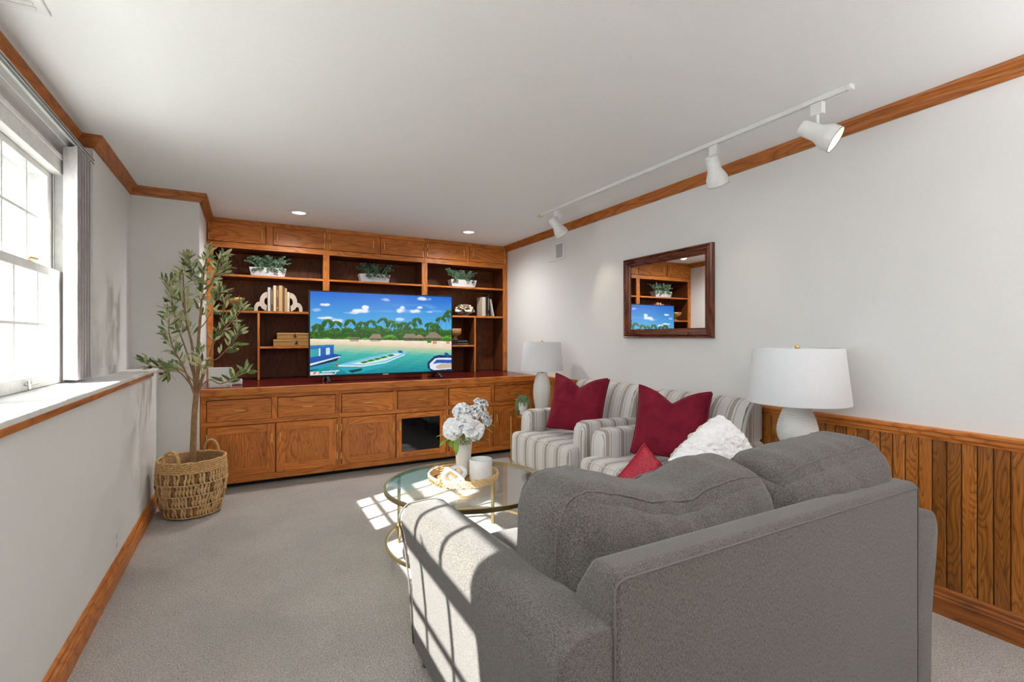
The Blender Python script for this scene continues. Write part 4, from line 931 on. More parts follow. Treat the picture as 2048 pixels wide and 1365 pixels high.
# ------------------------------------------------------------------ sofa (its back to the camera)
SX, SY = 1.325, 1.33
sofa = thing('sofa', 'grey chenille two seat sofa seen from behind, its back to the camera', 'sofa', (SX, SY, 0))
sh = (-SX, -SY, 0)
def prof_extrude(name, prof, x0, x1, m, par, bev=.014, nx=1):
    bm = bmesh.new(); vs_ = prism(bm, prof, x0, x1, 'YZ'); bmesh.ops.recalc_face_normals(bm, faces=bm.faces)
    es = [e for e in bm.edges if e.calc_face_angle(0) > .5]
    bmesh.ops.bevel(bm, geom=es, offset=bev, segments=5, profile=.5, affect='EDGES')
    return obj(name, bm, m, par, angle=40, shift=sh)
prof_extrude('back_frame', [(.765, .05), (.765, .800), (.848, .800), (.905, .715), (.97, .5), (1.0, .25), (1.0, .05)], .655, 1.965, sofaf, sofa, .022)
bm = bmesh.new(); tube(bm, [(.659, .770, .10), (.660, .768, .765), (.668, .7655, .778), (.685, .7655, .783), (1.30, .7655, .783), (1.935, .7655, .783), (1.952, .7655, .778), (1.960, .768, .765), (1.961, .770, .10)], .0026, 6); obj('piping', bm, pipem, sofa, smooth=True, shift=sh)
def arm(name, mir):
    st = [(.772, -.012), (.776, 0), (.80, .004), (1.0, .0), (1.3, 0), (1.6, 0), (1.82, 0), (1.86, -.002), (1.885, -.010), (1.898, -.024)]
    bm = bmesh.new(); rows = []
    for y, ins in st:
        if mir: y = .772+(y-.772)*.953
        zt = .682-.052*(y-.77)/1.12
        sec = [(.585, .05), (.580, .15), (.570, .3), (.555, .43), (.540, .52), (.531, zt-.085), (.531, zt-.050), (.542, zt-.022), (.560, zt-.006), (.585, zt), (.63, zt+.003), (.67, zt), (.70, zt-.012), (.722, zt-.035), (.733, zt-.07), (.736, .5), (.736, .3), (.736, .05)]
        cx, cz = .64, .36; row = []
        for x, z in sec:
            dx, dz = x-cx, z-cz; l = math.hypot(dx, dz); x2 = x+dx/l*ins; z2 = z+dz/l*ins if z > .06 else z
            if z > .66: z2 = min(z2, zt+.003+ins)
            if mir: x2 = 2*SX-x2
            row.append(bm.verts.new((x2, y, z2)))
        rows.append(row)
    n_ = len(rows[0])
    for i in range(len(rows)-1):
        for k in range(n_): k2 = (k+1) % n_; bm.faces.new((rows[i][k], rows[i][k2], rows[i+1][k2], rows[i+1][k]))
    bm.faces.new(rows[0]); bm.faces.new(list(reversed(rows[-1])))
    o = obj(name, bm, sofax, sofa, angle=50, shift=sh)
    bm = bmesh.new(); pts = [Vector(v.co)+Vector((0, .002, 0)) for v in []]
    y = 1.886 if not mir else 1.834; zt = .682-.052*(y-.77)/1.12; pp = [(.577, .06), (.560, .3), (.545, .43), (.530, .52), (.521, zt-.085), (.521, zt-.050), (.534, zt-.026), (.556, zt-.008), (.585, zt-.006), (.63, zt-.004), (.67, zt-.008), (.702, zt-.02), (.725, zt-.04), (.736, .5)]
    tube(bm, [((2*SX-x if mir else x)+(.006 if not mir else -.006), y, z) for x, z in pp], .0035, 6); obj('piping', bm, pipem, o, smooth=True, shift=sh)
    return o
arm('arm', False); arm('arm', True)
prof_extrude('seat_base', [(1.001, .06), (1.001, .27), (1.80, .27), (1.82, .25), (1.82, .06)], .738, 1.912, sofaf, sofa)
def wrk(seed, amp=.006, sag=0, slope=0, fold=0):
    def d(p, a, b, c):
        t_ = max(0, c)**.7
        p = p-Vector((0, 0, sag*math.exp(-((a+.02)/.42)**2)*t_+slope*(1-a)/2*t_))
        if fold: p = p+Vector((0, math.copysign(1, b)*fold*math.sin(a*24+c*3.5+1.5*math.sin(a*7))*math.exp(-((a+.15)/.40)**2)*max(0, min(1, (c+.7)))*min(1, abs(b)*1.5), 0))
        k = mnoise.noise(Vector((p.x*14+seed, p.y*4, p.z*5)))+.6*mnoise.noise(Vector((p.x*27, p.y*9+seed, p.z*6)))
        e = mnoise.noise(Vector((p.x*4, p.y*4+seed, p.z*4)))
        nrm = Vector((a**3, b**3, c**3)); 
        if nrm.length > 0: nrm.normalize()
        return p+nrm*(amp*k+amp*1.6*e)
    return d
for x in (1.029, 1.621): softobj('seat_cushion', .291, .42, .095, .05, sofac, sofa, (x-SX, 1.43-SY, .370), puff=(0, 0, .012), n=14, disp=wrk(x, .003), pipes=[])
softobj('back_cushion', .385, .165, .212, .105, sofac, sofa, (1.080-SX, 1.100-SY, .672), (R(3), R(1.5), R(-6)), (.02, .035, .012), 44, wrk(3, .009, .062, 0, .009), [('Y', -.72), ('Y', .72)], sofac)
softobj('back_cushion', .300, .155, .230, .11, sofac, sofa, (1.695-SX, 1.00-SY, .700), (R(2), 0, R(-3)), (.02, .03, .018), 40, wrk(11, .008, 0, .055, .003), [('Y', -.72), ('Y', .72)], sofac)
for x in (.62, 2.03):
    for y in (.83, 1.82):
        bm = bmesh.new(); openlathe(bm, [(.018, 0), (.020, .001), (.028, .06)], 12); bmesh.ops.contextual_create(bm, geom=[e for e in bm.edges if e.is_boundary]); obj('foot', bm, darkwood, sofa, (x-SX, y-SY, 0), smooth=True)
# pillows on the sofa
pillow('throw_pillow', 'small red sparkly pillow standing on the sofa', 'pillow', (1.525, 1.575, .600), (R(-8), R(45), R(-28)), .30, .11, redt, redt, wr=.003, seed=4)
pillow('throw_pillow', 'fluffy white pillow with a cream back, leaning on the sofa', 'pillow', (1.81, 1.42, .690), (R(-34), R(56), R(-38)), .43, .21, sherpa, None, back=cream, wr=.012, seed=9, n=80, rc=.14, fluff=.010)

# ------------------------------------------------------------------ armchairs
def armchair(lab, loc, rz):
    t = thing('armchair', lab, 'armchair', loc, rz, 'striped armchairs along the right wall')
    def two(o):   # side faces carry stripes that run along the depth, all others across the width
        matslot(o, [strX, strY], lambda p: 1 if abs(p.normal.x) > .75 else 0); return o
    S = dict(n=16)
    o = softobj('seat_cushion', .385, .115, .135, .045, strX, t, (0, .305, .343), puff=(0, .012, .006), n=16, pipes=[]); two(o)
    bm = bmesh.new(); tube(bm, [(-.37, .395, .462), (-.2, .412, .468), (0, .420, .470), (.2, .412, .468), (.37, .395, .462)], .0035, 6); tube(bm, [(-.372, .392, .46), (-.378, .40, .3), (-.376, .40, .22)], .0035, 6); tube(bm, [(.372, .392, .46), (.378, .40, .3), (.376, .40, .22)], .0035, 6)
    q = obj('piping', bm, plain('ivory_piping', lin(222, 216, 206), .9), o, (0, -.305, -.343), smooth=True)
    o = softobj('seat_deck', .285, .30, .132, .03, strX, t, (0, -.06, .342), puff=(0, 0, .012), n=12)
    for s in (-1, 1):
        bm = bmesh.new(); prof = [(-.415, .19), (-.415, .640), (.22, .655), (.265, .64), (.292, .60), (.300, .55), (.300, .19)]
        prism(bm, prof, s*.290 if s > 0 else s*.415, s*.415 if s > 0 else s*.290, 'YZ'); bmesh.ops.recalc_face_normals(bm, faces=bm.faces)
        es = [e for e in bm.edges if e.calc_face_angle(0) > .2 and max(v.co.z for v in e.verts) > .25 and not (abs(e.verts[0].co.x-e.verts[1].co.x) > .05 and e.calc_face_angle(0) < .9)]
        bmesh.ops.bevel(bm, geom=es, offset=.036, segments=5, profile=.55, affect='EDGES', clamp_overlap=True)
        o = obj('arm', bm, strY, t, angle=35); matslot(o, [strX, strY], lambda p: 0 if p.normal.y > .8 else 1)
        for xs in (s*.410, s*.294):
            bm = bmesh.new(); tube(bm, [(xs, -.40, .603), (xs, .20, .618), (xs, .25, .608), (xs, .272, .575), (xs, .285, .52), (xs, .287, .20)], .0035, 6); obj('piping', bm, plain('ivory_piping', lin(222, 216, 206), .9), o, smooth=True)
    bm = bmesh.new(); prof = [(-.16, .30), (-.195, .50), (-.215, .62), (-.235, .70), (-.258, .78), (-.288, .84), (-.325, .880), (-.365, .897), (-.405, .890), (-.415, .86), (-.415, .655), (-.395, .645), (-.395, .21), (-.2, .21)]
    prism(bm, prof, -.385, .385, 'YZ'); bmesh.ops.recalc_face_normals(bm, faces=bm.faces)
    es = [e for e in bm.edges if e.calc_face_angle(0) > .9 and abs(e.verts[0].co.x-e.verts[1].co.x) < .01 and min(v.co.z for v in e.verts) > .29 and min(v.co.y for v in e.verts) > -.41]
    bmesh.ops.bevel(bm, geom=es, offset=.022, segments=3, affect='EDGES')
    o = two(obj('backrest', bm, strX, t, angle=35))
    for xs in (-.386, .386):
        bm = bmesh.new(); tube(bm, [(xs*.995, y-.016, z-.006) for y, z in prof[1:8]]+[(xs*.995, -.40, .880)], .004, 6); obj('piping', bm, plain('taupe_piping', lin(168, 160, 156), .9), o, smooth=True)
    for x in (-.33, .33):
        bm = bmesh.new(); lathe(bm, [(.014, 0), (.018, .006), (.020, .03), (.016, .035), (.024, .12), (.026, .135), (.034, .145), (.034, .158), (.028, .165), (.034, .175), (.036, .215)], 16); obj('leg', bm, darkwood, t, (x, .27, 0), angle=50)
        bm = bmesh.new(); box(bm, -.018, .018, -.018, .018, 0, .215, .004, 2); obj('leg', bm, darkwood, t, (x, -.36, 0))
    return t
armchair('striped linen armchair nearest the cabinets, holding the first burgundy pillow', (2.425, 3.300, 0), R(94))
armchair('striped linen armchair beside the large lamp, behind the sofa', (2.385, 2.275, 0), R(91.5))
pillow('throw_pillow', 'burgundy velvet pillow on the armchair nearest the cabinets', 'pillow', (2.40, 3.26, .735), (R(-16), R(3), R(-62)), .47, .12, burg, burg, .20, 'burgundy velvet pillows', box_=.045, wr=.007, seed=2)
pillow('throw_pillow', 'burgundy velvet pillow on the armchair beside the large lamp', 'pillow', (2.395, 2.25, .730), (R(-16), R(3), R(-60)), .455, .12, burg, burg, .20, 'burgundy velvet pillows', box_=.045, wr=.007, seed=6)

# ------------------------------------------------------------------ coffee table and what stands on it
CX, CY, CR = 1.160, 2.670, .487
tb = thing('coffee_table', 'round glass coffee table with a thin gold frame', 'table', (CX, CY, 0))
bm = bmesh.new(); flatring(bm, CR-.006, .014, .022, .400, 96); obj('top_ring', bm, goldm, tb)
bm = bmesh.new(); lathe(bm, [(CR-.0135, .412), (CR-.0135, .420)], 96); obj('glass_top', bm, tabglass, tb)
bm = bmesh.new(); flatring(bm, CR-.012, .012, .016, .090, 96); obj('lower_ring', bm, goldm, tb)
for k in range(4):
    a = PI/4+k*PI/2; obj('leg', mbox(-.006, .006, -.011, .011, 0, .400, .0015, 1), goldm, tb, ((CR-.026)*math.cos(a), (CR-.026)*math.sin(a), 0), (0, 0, a))
    bm = bmesh.new(); lathe(bm, [(.008, .404), (.008, .4115)], 12); obj('glass_pad', bm, chrome, tb, ((CR-.03)*math.cos(a), (CR-.03)*math.sin(a), 0))
TZ = .4205; TX, TY = 1.150, 2.715
ty = thing('woven_tray', 'round woven seagrass tray on the glass coffee table', 'tray', (TX, TY, TZ))
bm = bmesh.new(); lathe(bm, [(.19, 0), (.19, .006)], 48); obj('base', bm, strawd, ty)
for k in range(4):
    bm = bmesh.new(); r_ = .196+.003*k; n_ = 120; pts = [(r_*math.cos(2*PI*i/n_)+.002*math.cos(i*1.9+k)*math.cos(2*PI*i/n_), r_*math.sin(2*PI*i/n_)+.002*math.cos(i*1.9+k)*math.sin(2*PI*i/n_), .010+.0115*k+.0018*math.sin(i*1.3+k*2)) for i in range(n_)]
    tube(bm, pts, [.0062+.0015*math.sin(i*.9+k) for i in range(n_)], 7, closed=True); obj('braid', bm, strawl, ty, smooth=True)
knot = bmesh.new(); box(knot, -.011, .011, -.0045, .0045, -.006, .006, .004, 2); bmesh.ops.recalc_face_normals(knot, faces=knot.faces); km = bpy.data.meshes.new('weave_strand'); knot.to_mesh(km); knot.free(); km.materials.append(strawl)
for k in range(3):
    for i in range(56):
        a = 2*PI*(i+.5*k)/56; r_ = .2035+.003*k; inst('weave_strand', km, ty, (r_*math.cos(a), r_*math.sin(a), .014+.0125*k), (0, R(28 if (i+k) % 2 else -28), a+PI/2))
# vase
va = thing('vase', 'tall cream ceramic vase with a pierced lattice rim, in the tray', 'vase', (1.185, 2.80, TZ+.0065))
bm = bmesh.new(); openlathe(bm, [(.001, 0), (.040, 0), (.042, .004), (.044, .06), (.048, .12), (.0535, .185), (.0545, .196), (.051, .196), (.046, .12), (.041, .02), (.001, .012)], 40); obj('body', bm, mattec, va, smooth=True)
for k in range(14):
    for s in (-1, 1):
        bm = bmesh.new(); a0_ = 2*PI*k/14; tube(bm, [((.0535+.005*i/6)*math.cos(a0_+s*i/6*2*PI/14), (.0535+.005*i/6)*math.sin(a0_+s*i/6*2*PI/14), .196+.038*i/6) for i in range(7)], .0026, 6); obj('lattice_bar', bm, mattec, va, smooth=True)
bm = bmesh.new(); tube(bm, ring_pts(.0590, .236, 48), .0036, 8, closed=True); obj('rim', bm, mattec, va, smooth=True)
# flowers
fl = thing('flower_bouquet', 'bouquet of white artificial peonies with green leaves in the vase', 'flowers', (1.185, 2.80, TZ+.0065))
def w2px(px, py, f):
    u = (px-1024)/970; s_, c_ = math.sin(R(28.67)), math.cos(R(28.67)); return Vector(((s_+u*c_)*f, (c_-u*s_)*f, 1.28+(676-py)/970*f))
pmesh = petalmesh('petal', .086, .056, petal, .42, 6, .04)
base = Vector((1.185, 2.80, TZ+.0065)); stems = bmesh.new(); leafpts = []
blooms = [(921, 822, 2.95, .052, (-.5, -.2, .8)), (904, 860, 2.86, .060, (-.7, -.6, .3)), (948, 824, 2.97, .054, (0, -.2, 1)), (963, 808, 3.06, .044, (.4, 0, .9)), (972, 838, 2.98, .050, (.9, -.3, .35)), (951, 862, 2.84, .062, (.3, -.9, .35)), (931, 843, 2.88, .040, (-.1, -.7, .7)), (918, 834, 2.98, .036, (-.6, .0, .5))]
for k, (px, py, f, r_, nd) in enumerate(blooms):
    p = w2px(px, py-3, f)-base; nd = Vector(nd).normalized()
    bm = bmesh.new(); bmesh.ops.create_icosphere(bm, subdivisions=2, radius=r_*.34); fo = obj('flower', bm, petal, fl, p, nd.to_track_quat('Z', 'Y').to_euler(), smooth=True)
    for lv, (n_, tl, sc_, off) in enumerate([(8, 82, 1.0, -.12), (8, 64, 1.0, -.10), (7, 46, .92, -.06), (6, 30, .78, 0), (5, 12, .6, .02)]):
        for j in range(n_):
            a = 2*PI*j/n_+lv*.45+k; q = (Matrix.Rotation(a-PI/2, 3, 'Z')@Matrix.Rotation(R(-tl+rnd.uniform(-7, 7)), 3, 'X')).to_euler(); sc = sc_*r_/.060
            inst('petal', pmesh, fo, (.05*r_*math.cos(a), .05*r_*math.sin(a), off*r_), tuple(q), (sc, sc, sc*rnd.uniform(.9, 1.1)))
    tube(stems, [(0.0+.01*math.cos(k), .01*math.sin(k), .10), (p.x*.35, p.y*.35, .24), tuple(p-nd*.02)], .0022, 5)
obj('stems', stems, fern, fl)
lm = leafmesh('leaf', .075, .030, fern, .1, .3)
for k, (px, py, f, d) in enumerate([(905, 873, 2.9, (-.6, -.3, -.7)), (898, 878, 2.9, (-.9, -.2, -.2)), (912, 880, 2.85, (-.2, -.6, -.8)), (892, 872, 2.93, (-1, .1, .3)), (972, 848, 3.0, (1, .2, -.1)), (965, 855, 2.98, (.9, .1, -.3)), (905, 876, 2.9, (-.4, -.5, -.6)), (940, 872, 2.85, (.3, -.8, -.1)), (950, 873, 2.87, (.7, -.6, 0)), (934, 874, 2.85, (0, -.9, .1)), (926, 875, 2.86, (-.3, -.8, .2))]):
    d = Vector(d).normalized(); inst('leaf', lm, fl, w2px(px, py, f)-base, tuple(d.to_track_quat('Y', 'Z').to_euler()), (1, .8+.2*(k % 3), 1))
rr = random.Random(5); pts = []
for k in range(420):
    a = rr.uniform(0, 6.28); r_ = rr.uniform(0, .075); zz = rr.uniform(.235, .30); pts.append(((r_*math.cos(a), r_*math.sin(a), zz), (math.cos(a), math.sin(a), rr.uniform(-.3, 1)), rr.uniform(.7, 1.3)))
scatter_leaves('filler_leaves', pts, .022, .010, fern, fl, 3); pts = [((rr.gauss(.0, .03), rr.gauss(-.03, .03), rr.uniform(.28, .36)), (rr.uniform(-1, 1), rr.uniform(-1, 0), 1), rr.uniform(.6, 1)) for k in range(160)]
scatter_leaves('filler_blossoms', pts, .012, .010, petal, fl, 6)
# candle jar
cj = thing('candle_jar', 'white glass candle jar in the tray beside the vase', 'candle', (1.232, 2.642, TZ+.0065))
bm = bmesh.new(); openlathe(bm, [(.001, 0), (.062, 0), (.068, .006), (.069, .02), (.069, .125), (.0665, .127), (.0655, .125), (.0655, .030), (.001, .030)], 48); obj('jar', bm, whitec, cj, angle=40)
bm = bmesh.new(); openlathe(bm, [(.0655, .031), (.0655, .036), (.001, .036), (.001, .0355)], 32); obj('wax', bm, plain('wax', lin(244, 240, 230), .5), cj)
# knot ornament
kn = thing('knot_ornament', 'white ceramic chain knot resting in the tray', 'ornament', (1.065, 2.655, TZ+.009))
def link(name, a, b_, rad, par, M):
    n_ = 40; pts = []
    for i in range(n_):
        t_ = 2*PI*i/n_; pts.append(M@Vector((a*math.copysign(abs(math.cos(t_))**.8, math.cos(t_)), b_*math.copysign(abs(math.sin(t_))**.8, math.sin(t_)), 0)))
    bm = bmesh.new(); tube(bm, pts, rad, 12, closed=True); return obj(name, bm, whitec, par, smooth=True)
link('large_link', .073, .042, .0125, kn, Matrix.Translation((0, .0, .048))@Euler((R(38), R(-16), R(14))).to_matrix().to_4x4())
link('small_link', .070, .026, .0105, kn, Matrix.Translation((-.004, -.015, .045))@Euler((R(98), R(20), R(-62))).to_matrix().to_4x4())

# ------------------------------------------------------------------ side tables and lamps
st = thing('side_table', 'gold framed round glass side table between the cabinets and the armchair', 'table', (2.470, 4.045, 0))
bm = bmesh.new(); flatring(bm, .255, .010, .022, .530, 64); obj('top_ring', bm, goldb, st); bm = bmesh.new(); lathe(bm, [(.2495, .540), (.2495, .548)], 64); obj('glass_top', bm, tabglass, st)
bm = bmesh.new(); flatring(bm, .250, .010, .014, .10, 64); obj('lower_ring', bm, goldb, st)
for a in (140, 230, 50, 320): obj('leg', mbox(-.005, .005, -.008, .008, 0, .53, .001, 1), goldb, st, (.240*math.cos(R(a)), .240*math.sin(R(a)), 0), (0, 0, R(a)))
pp = thing('potted_plant', 'small trailing green plant in a white footed pot on the side table', 'plant', (2.315, 4.015, .5525))
bm = bmesh.new(); openlathe(bm, [(.001, 0), (.030, 0), (.032, .003), (.027, .022), (.034, .028), (.042, .045), (.043, .085), (.038, .115), (.034, .112), (.036, .08), (.001, .075)], 28); obj('pot', bm, whitec, pp, smooth=True)
rr = random.Random(8); pts = []; bm = bmesh.new()
for k in range(60):
    a = rr.uniform(0, 6.28); r_ = rr.uniform(.045, .075); dr = rr.uniform(.02, .14) if math.sin(a+.3) > -.75 else rr.uniform(.0, .05); P = [Vector((.01*math.cos(a), .01*math.sin(a), .105)), Vector((r_*.6*math.cos(a), r_*.6*math.sin(a), .15+rr.uniform(0, .03))), Vector((r_*math.cos(a), r_*math.sin(a), .125)), Vector((r_*1.05*math.cos(a), r_*1.05*math.sin(a), .125-dr))]
    tube(bm, P, .001, 3)
    for i in range(18):
        q = i/17*3; j = min(2, int(q)); p = P[j].lerp(P[j+1], q-j); pts.append((p, (rr.uniform(-1, 1), rr.uniform(-1, 1), rr.uniform(-.5, .8)), rr.uniform(.7, 1.3)))
obj('vines', bm, succ, pp); scatter_leaves('foliage', pts, .012, .006, succ, pp, 9)
def lamp(lab, x, y, z, prof, sh_, tex=False, fin=True):
    t = thing('table_lamp', lab, 'lamp', (x, y, z), 0, 'white table lamps')
    m = mattec
    if tex:
        m, nt, b = mat('dimpled_ceramic'); b.inputs['Base Color'].default_value = (*lin(236, 235, 230), 1); b.inputs['Roughness'].default_value = .5
    bm = bmesh.new(); rows = openlathe(bm, prof, 64); obj('base', bm, m, t, smooth=True)
    if tex:
        # rows of raised dimples
        import bisect
        dm = bmesh.new()
        zs = [p[1] for p in prof]
        for i in range(30):
            zz = .02+i*.0118
            for q in range(len(prof)-1):
                if prof[q][1] <= zz < prof[q+1][1]:
                    r_ = prof[q][0]+(prof[q+1][0]-prof[q][0])*(zz-prof[q][1])/(prof[q+1][1]-prof[q][1]); break
            else: continue
            for k in range(64):
                a = 2*PI*(k)/64; bmesh.ops.create_cube(dm, size=1, matrix=Matrix.Translation((r_*math.cos(a), r_*math.sin(a), zz))@Matrix.Rotation(a, 4, 'Z')@Matrix.Diagonal((.003, r_*.062, .0065, 1)))
        o = obj('relief', dm, m, t); o['kind'] = 'stuff'
    top = prof[-1][1]; r0, r1, z0, z1 = sh_
    bm = bmesh.new(); lathe(bm, [(.012, top-.002), (.012, top+.02), (.018, top+.022), (.018, top+.05)], 16); obj('socket', bm, chrome, t, smooth=True)
    bm = bmesh.new(); openlathe(bm, [(.001, top+.05), (.018, top+.055), (.030, top+.085), (.026, top+.11), (.001, top+.125)], 16); obj('bulb', bm, whitec, t, smooth=True)
    bm = bmesh.new(); openlathe(bm, [(r0, z0), (r0+.001, z0+.003), (r1+.001, z1-.003), (r1, z1), (r1-.003, z1), (r1-.002, z1-.004), (r0-.002, z0+.004), (r0-.003, z0), (r0, z0)], 64); obj('lamp_shade', bm, shadem, t, smooth=True)
    bm = bmesh.new(); tube(bm, [(0, 0, z1-.012), (r1-.004, 0, z1-.008)], .002, 5); tube(bm, [(0, 0, z1-.012), (-(r1-.004)*.5, (r1-.004)*.86, z1-.008)], .002, 5); tube(bm, [(0, 0, z1-.012), (-(r1-.004)*.5, -(r1-.004)*.86, z1-.008)], .002, 5); tube(bm, [(0, 0, top+.05), (0, 0, z1-.01)], .003, 6); obj('harp', bm, chrome, t)
    bm = bmesh.new(); bmesh.ops.create_uvsphere(bm, u_segments=16, v_segments=10, radius=.013, matrix=Matrix.Translation((0, 0, z1+.004))); obj('finial', bm, brass, t, smooth=True)
    return t
lamp('smooth white ceramic table lamp on the gold side table', 2.585, 4.105, .5485, [(.055, 0), (.062, .004), (.070, .05), (.083, .12), (.088, .19), (.084, .26), (.070, .32), (.052, .37), (.044, .385)], (.210, .186, .405, .690))
st2 = thing('side_table', 'small round dark walnut pedestal table holding the large lamp', 'table', (2.585, 1.545, 0))
bm = bmesh.new(); lathe(bm, [(.125, .678), (.132, .684), (.132, .696), (.127, .701)], 48); obj('top', bm, darkwood, st2, angle=40)
bm = bmesh.new(); lathe(bm, [(.03, .03), (.020, .08), (.026, .3), (.020, .58), (.05, .679)], 20); obj('pedestal', bm, darkwood, st2, smooth=True)
bm = bmesh.new(); lathe(bm, [(.15, 0), (.15, .015), (.06, .03)], 32); obj('foot', bm, darkwood, st2, angle=40)
lamp('large dimpled white ceramic table lamp behind the sofa', 2.585, 1.545, .7015, [(.060, 0), (.072, .006), (.092, .045), (.098, .078), (.095, .108), (.085, .148), (.069, .190), (.057, .220), (.052, .232)], (.245, .214, .233, .524), True)

# ------------------------------------------------------------------ basket and olive tree
BX, BY = -.350, 4.235
bk_ = thing('woven_basket', 'tall woven water hyacinth basket with two loop handles, in the corner', 'basket', (BX, BY, 0))
def brad(z): return .168+.052*math.sin(min(1, max(0, z)/.30)*PI/2)**.9 - (.010*max(0, (z-.25)/.16))
bm = bmesh.new(); openlathe(bm, [(.001, .012), (.155, .012), (brad(.06)-.012, .06), (brad(.15)-.012, .15), (brad(.3)-.012, .3), (brad(.40)-.012, .40), (brad(.40)-.016, .40), (brad(.3)-.016, .3), (brad(.15)-.016, .15), (.150, .02), (.001, .02)], 48); obj('inner_wall', bm, strawd, bk_, smooth=True)
def strand(seed, m):
    rr = random.Random(seed); bm = bmesh.new(); n_ = 9; pts = [(.003*math.sin(i*.9+seed), .002*math.cos(i*1.1), (i/(n_-1)-.5)*.088) for i in range(n_)]
    tube(bm, pts, [.0055*(.55+.75*math.sin(PI*i/(n_-1)))*(1+.15*math.sin(i*2+seed)) for i in range(n_)], 6); bmesh.ops.recalc_face_normals(bm, faces=bm.faces); me = bpy.data.meshes.new('strand'); bm.to_mesh(me); bm.free(); me.materials.append(m)
    for p in me.polygons: p.use_smooth = True
    return me
sts = [strand(i, [straw, strawl, straw, strawd][i]) for i in range(4)]
levels = [.058, .135, .215, .292]
for r_i, zc in enumerate(levels):
    ncol = 62; zz = zc
    for k in range(ncol):
        a = 2*PI*(k+.5*(r_i % 2))/ncol; sl = (brad(zc+.035)-brad(zc-.035))/.07; rr_ = brad(zc)-.001
        e = (Matrix.Rotation(a, 3, 'Z')@Matrix.Rotation(math.atan(sl), 3, 'Y')@Matrix.Rotation(rnd.uniform(-.12, .12), 3, 'X')).to_euler()
        inst('strand', sts[rnd.choice((0, 0, 1, 2, 3))], bk_, (rr_*math.cos(a), rr_*math.sin(a), zz), tuple(e), (1.3, 1.55, 1))
for zc in (.018, .097, .176, .255):
    bm = bmesh.new(); n_ = 124; tube(bm, [((brad(zc)+.004+.002*math.sin(i*PI))*math.cos(2*PI*i/n_), (brad(zc)+.004)*math.sin(2*PI*i/n_), zc+.0022*math.sin(i*2.1)) for i in range(n_)], [.0042+.001*math.sin(i*1.7) for i in range(n_)], 6, closed=True); obj('twine', bm, strawl, bk_, smooth=True)
for k in range(6):
    zc = .337+k*.0135; bm = bmesh.new(); n_ = 110
    tube(bm, [((brad(zc)+.001*math.sin(i*1.4))*math.cos(2*PI*i/n_), brad(zc)*math.sin(2*PI*i/n_), zc+.002*math.sin(i*.8+k)) for i in range(n_)], [.0078+.0012*math.sin(i*1.1+k) for i in range(n_)], 7, closed=True); obj('rim_coil' if k < 5 else 'rim', bm, straw, bk_, smooth=True)
for a in (R(238), R(58)):
    cx_, cy_ = .205*math.cos(a), .205*math.sin(a); tx_, ty_ = -math.sin(a), math.cos(a); n_ = 22
    pts = [(cx_+tx_*.058*math.cos(PI*i/(n_-1)), cy_+ty_*.058*math.cos(PI*i/(n_-1)), .385+.105*math.sin(PI*i/(n_-1))**.8) for i in range(n_)]
    bm = bmesh.new(); tube(bm, pts, [.0105+.0018*math.sin(i*2.4) for i in range(n_)], 8); obj('handle', bm, straw, bk_, smooth=True)
tree = thing('olive_tree', 'artificial olive tree with thin pale trunk rising out of the woven basket', 'tree', (BX, BY, .021))
f0 = BX*math.sin(R(28.67))+BY*math.cos(R(28.67))
o0 = Vector((BX, BY, .021))
def T(px, py, df=0): return w2px(px, py, f0+df)-o0
def curve(pts, n=24):
    """Catmull-Rom through the points"""
    P = [pts[0]]+pts+[pts[-1]]; out = []
    for i in range(1, len(P)-2):
        for k in range(n//(len(pts)-1)+1):
            t_ = k/(n//(len(pts)-1)+1); a, b_, c_, d_ = P[i-1], P[i], P[i+1], P[i+2]
            out.append(.5*((2*b_)+(c_-a)*t_+(2*a-5*b_+4*c_-d_)*t_*t_+(3*b_-a-3*c_+d_)*t_**3))
    out.append(pts[-1]); return out
def branch(pts, r0, r1, par, nm='branch'):
    c_ = curve(pts); bm = bmesh.new(); n_ = len(c_); tube(bm, c_, [r0+(r1-r0)*i/(n_-1) for i in range(n_)], 8); return obj(nm, bm, bark, par, smooth=True), c_
trunk, _c = branch([Vector((0, 0, .0)), Vector((0, .0, .25)), T(387, 880), T(389, 830), T(394, 775)], .024, .017, tree, 'trunk')
bm = bmesh.new(); bmesh.ops.create_circle(bm, cap_ends=True, segments=32, radius=.13, matrix=Matrix.Translation((0, 0, .12))); lathe(bm, [(.10, .0), (.13, .119)], 24); obj('moss_fill', bm, plain('dry_moss', lin(70, 62, 44), 1, 0, 1, 60, .4), tree)
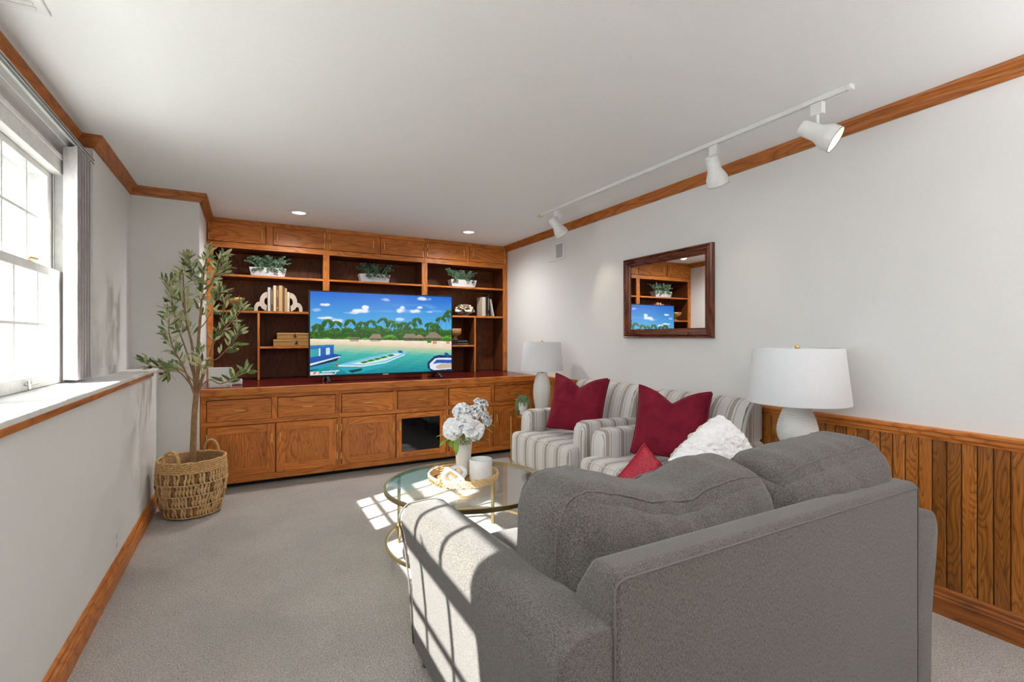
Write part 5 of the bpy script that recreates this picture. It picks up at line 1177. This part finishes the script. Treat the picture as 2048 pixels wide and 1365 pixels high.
mains = [([T(394, 790), T(396, 735), T(397, 680, -.02), T(402, 620, -.03), T(407, 555, -.02), T(416, 500, .0)], .015, .003, (.55, 1)),
 ([T(392, 800), T(388, 745, .02), T(384, 690, .03), T(372, 640, .05), T(368, 590, .04), T(366, 545, .02)], .012, .003, (.45, 1)),
 ([T(397, 785), T(408, 745, -.02), T(420, 710, -.05), T(428, 680, -.06)], .012, .007, (.9, 1)),
 ([T(428, 680, -.06), T(452, 655, -.05), T(472, 634, -.06), T(486, 618, -.03)], .005, .002, (.1, 1)),
 ([T(426, 690, -.06), T(438, 660, .0), T(448, 610, .03), T(440, 560, .04), T(452, 535, .04)], .005, .002, (.3, 1)),
 ([T(393, 800, 0), T(378, 760, -.05), T(362, 725, -.10), T(348, 700, -.12), T(338, 665, -.12), T(340, 625, -.1)], .008, .002, (.35, 1)),
 ([T(385, 775, -.03), T(365, 750, -.12), T(345, 738, -.15), T(318, 736, -.16), T(292, 728, -.18)], .006, .002, (.3, 1)),
 ([T(398, 780, -.02), T(418, 760, -.10), T(440, 768, -.14), T(462, 760, -.16), T(492, 746, -.16)], .006, .002, (.5, 1)),
 ([T(390, 760, .02), T(372, 700, .06), T(356, 655, .08), T(344, 600, .08), T(338, 565, .07)], .007, .002, (.4, 1)),
 ([T(403, 610, -.03), T(392, 570, .03), T(384, 540, .05), T(377, 520, .05)], .004, .0015, (.2, 1)),
 ([T(404, 600, -.03), T(418, 575, -.06), T(432, 545, -.08), T(444, 512, -.06)], .004, .0015, (.3, 1)),
 ([T(398, 660, -.02), T(414, 640, -.1), T(430, 605, -.12), T(438, 585, -.12)], .004, .0015, (.35, 1)),
 ([T(395, 720, 0), T(430, 720, -.02), T(452, 700, -.02), T(470, 680, 0), T(478, 660, 0)], .005, .0015, (.35, 1)),
 ([T(392, 770, 0), T(370, 745, .03), T(352, 735, .04), T(335, 745, .03)], .004, .0015, (.3, 1)),
 ([T(392, 785, -.02), T(398, 750, -.1), T(402, 728, -.13), T(396, 705, -.13)], .004, .0015, (.3, 1))]
lf = [leafmesh('leaf', .074, .021, olive, .12, .18), leafmesh('leaf', .062, .018, olive, .2, .35), leafmesh('leaf', .085, .024, olive, .08, -.1)]
nl = 0; extra = []; rr = random.Random(21)
cands = []
for pts, r0, r1, (t0, t1) in mains:
    b_, c_ = branch(pts, r0, r1, tree)
    L_ = sum((c_[i+1]-c_[i]).length for i in range(len(c_)-1)); n_ = int(L_*(t1-t0)*56)+7
    for k in range(n_):
        t_ = t0+(t1-t0)*(k/(n_-1))**.8; i = min(len(c_)-2, int(t_*(len(c_)-1))); p = c_[i].lerp(c_[i+1], t_*(len(c_)-1)-i); tan = (c_[i+1]-c_[i]).normalized()
        # short twig with 2-3 leaves
        side = Vector((rr.gauss(0, 1), rr.gauss(0, .7), rr.gauss(0, .7)+.3)); side = (side-tan*side.dot(tan)).normalized(); d = (tan*.9+side*.75+Vector((0, 0, .15))).normalized()
        tl = rr.uniform(.012, .05) if k < n_-2 else .01
        q = p+d*tl; cands.append((p, q, d, tan))
rr.shuffle(cands)
tw = bmesh.new()
for (p, q, d, tan) in cands:
    tube(tw, [p, q], .0009, 4)
    for s in range(2):
        dd = (d+Vector((rr.uniform(-.9, .9), rr.uniform(-.8, .8), rr.uniform(-.6, .7)))*.8).normalized(); e = dd.to_track_quat('Y', 'Z').to_matrix()@Matrix.Rotation(rr.uniform(-2.2, 2.2), 3, 'Y')
        sc = rr.uniform(.75, 1.12); pos = q if s == 0 else p.lerp(q, .6)
        if nl < 298: inst('leaf', lf[rr.randrange(3)], tree, pos, tuple(e.to_euler()), (sc, sc, sc)); nl += 1
        else: extra.append((pos, dd, sc))
obj('twigs', tw, bark, tree)
if extra: scatter_leaves('small_leaves', extra, .07, .020, olive, tree, 3)
om = plain('olive_fruit', lin(70, 34, 34), .35); om2 = plain('green_olive', lin(140, 150, 50), .35)
for px, py, df, m in ((353, 549, .05, om), (378, 535, .04, om), (332, 602, .07, om), (330, 633, .06, om), (300, 735, -.18, om), (322, 748, -.16, om), (438, 547, .0, om2), (474, 699, 0, om2)):
    bm = bmesh.new(); bmesh.ops.create_uvsphere(bm, u_segments=12, v_segments=8, radius=.011, matrix=Matrix.Diagonal((1.25, .9, .9, 1))); obj('olive', bm, m, tree, T(px, py, df), smooth=True)
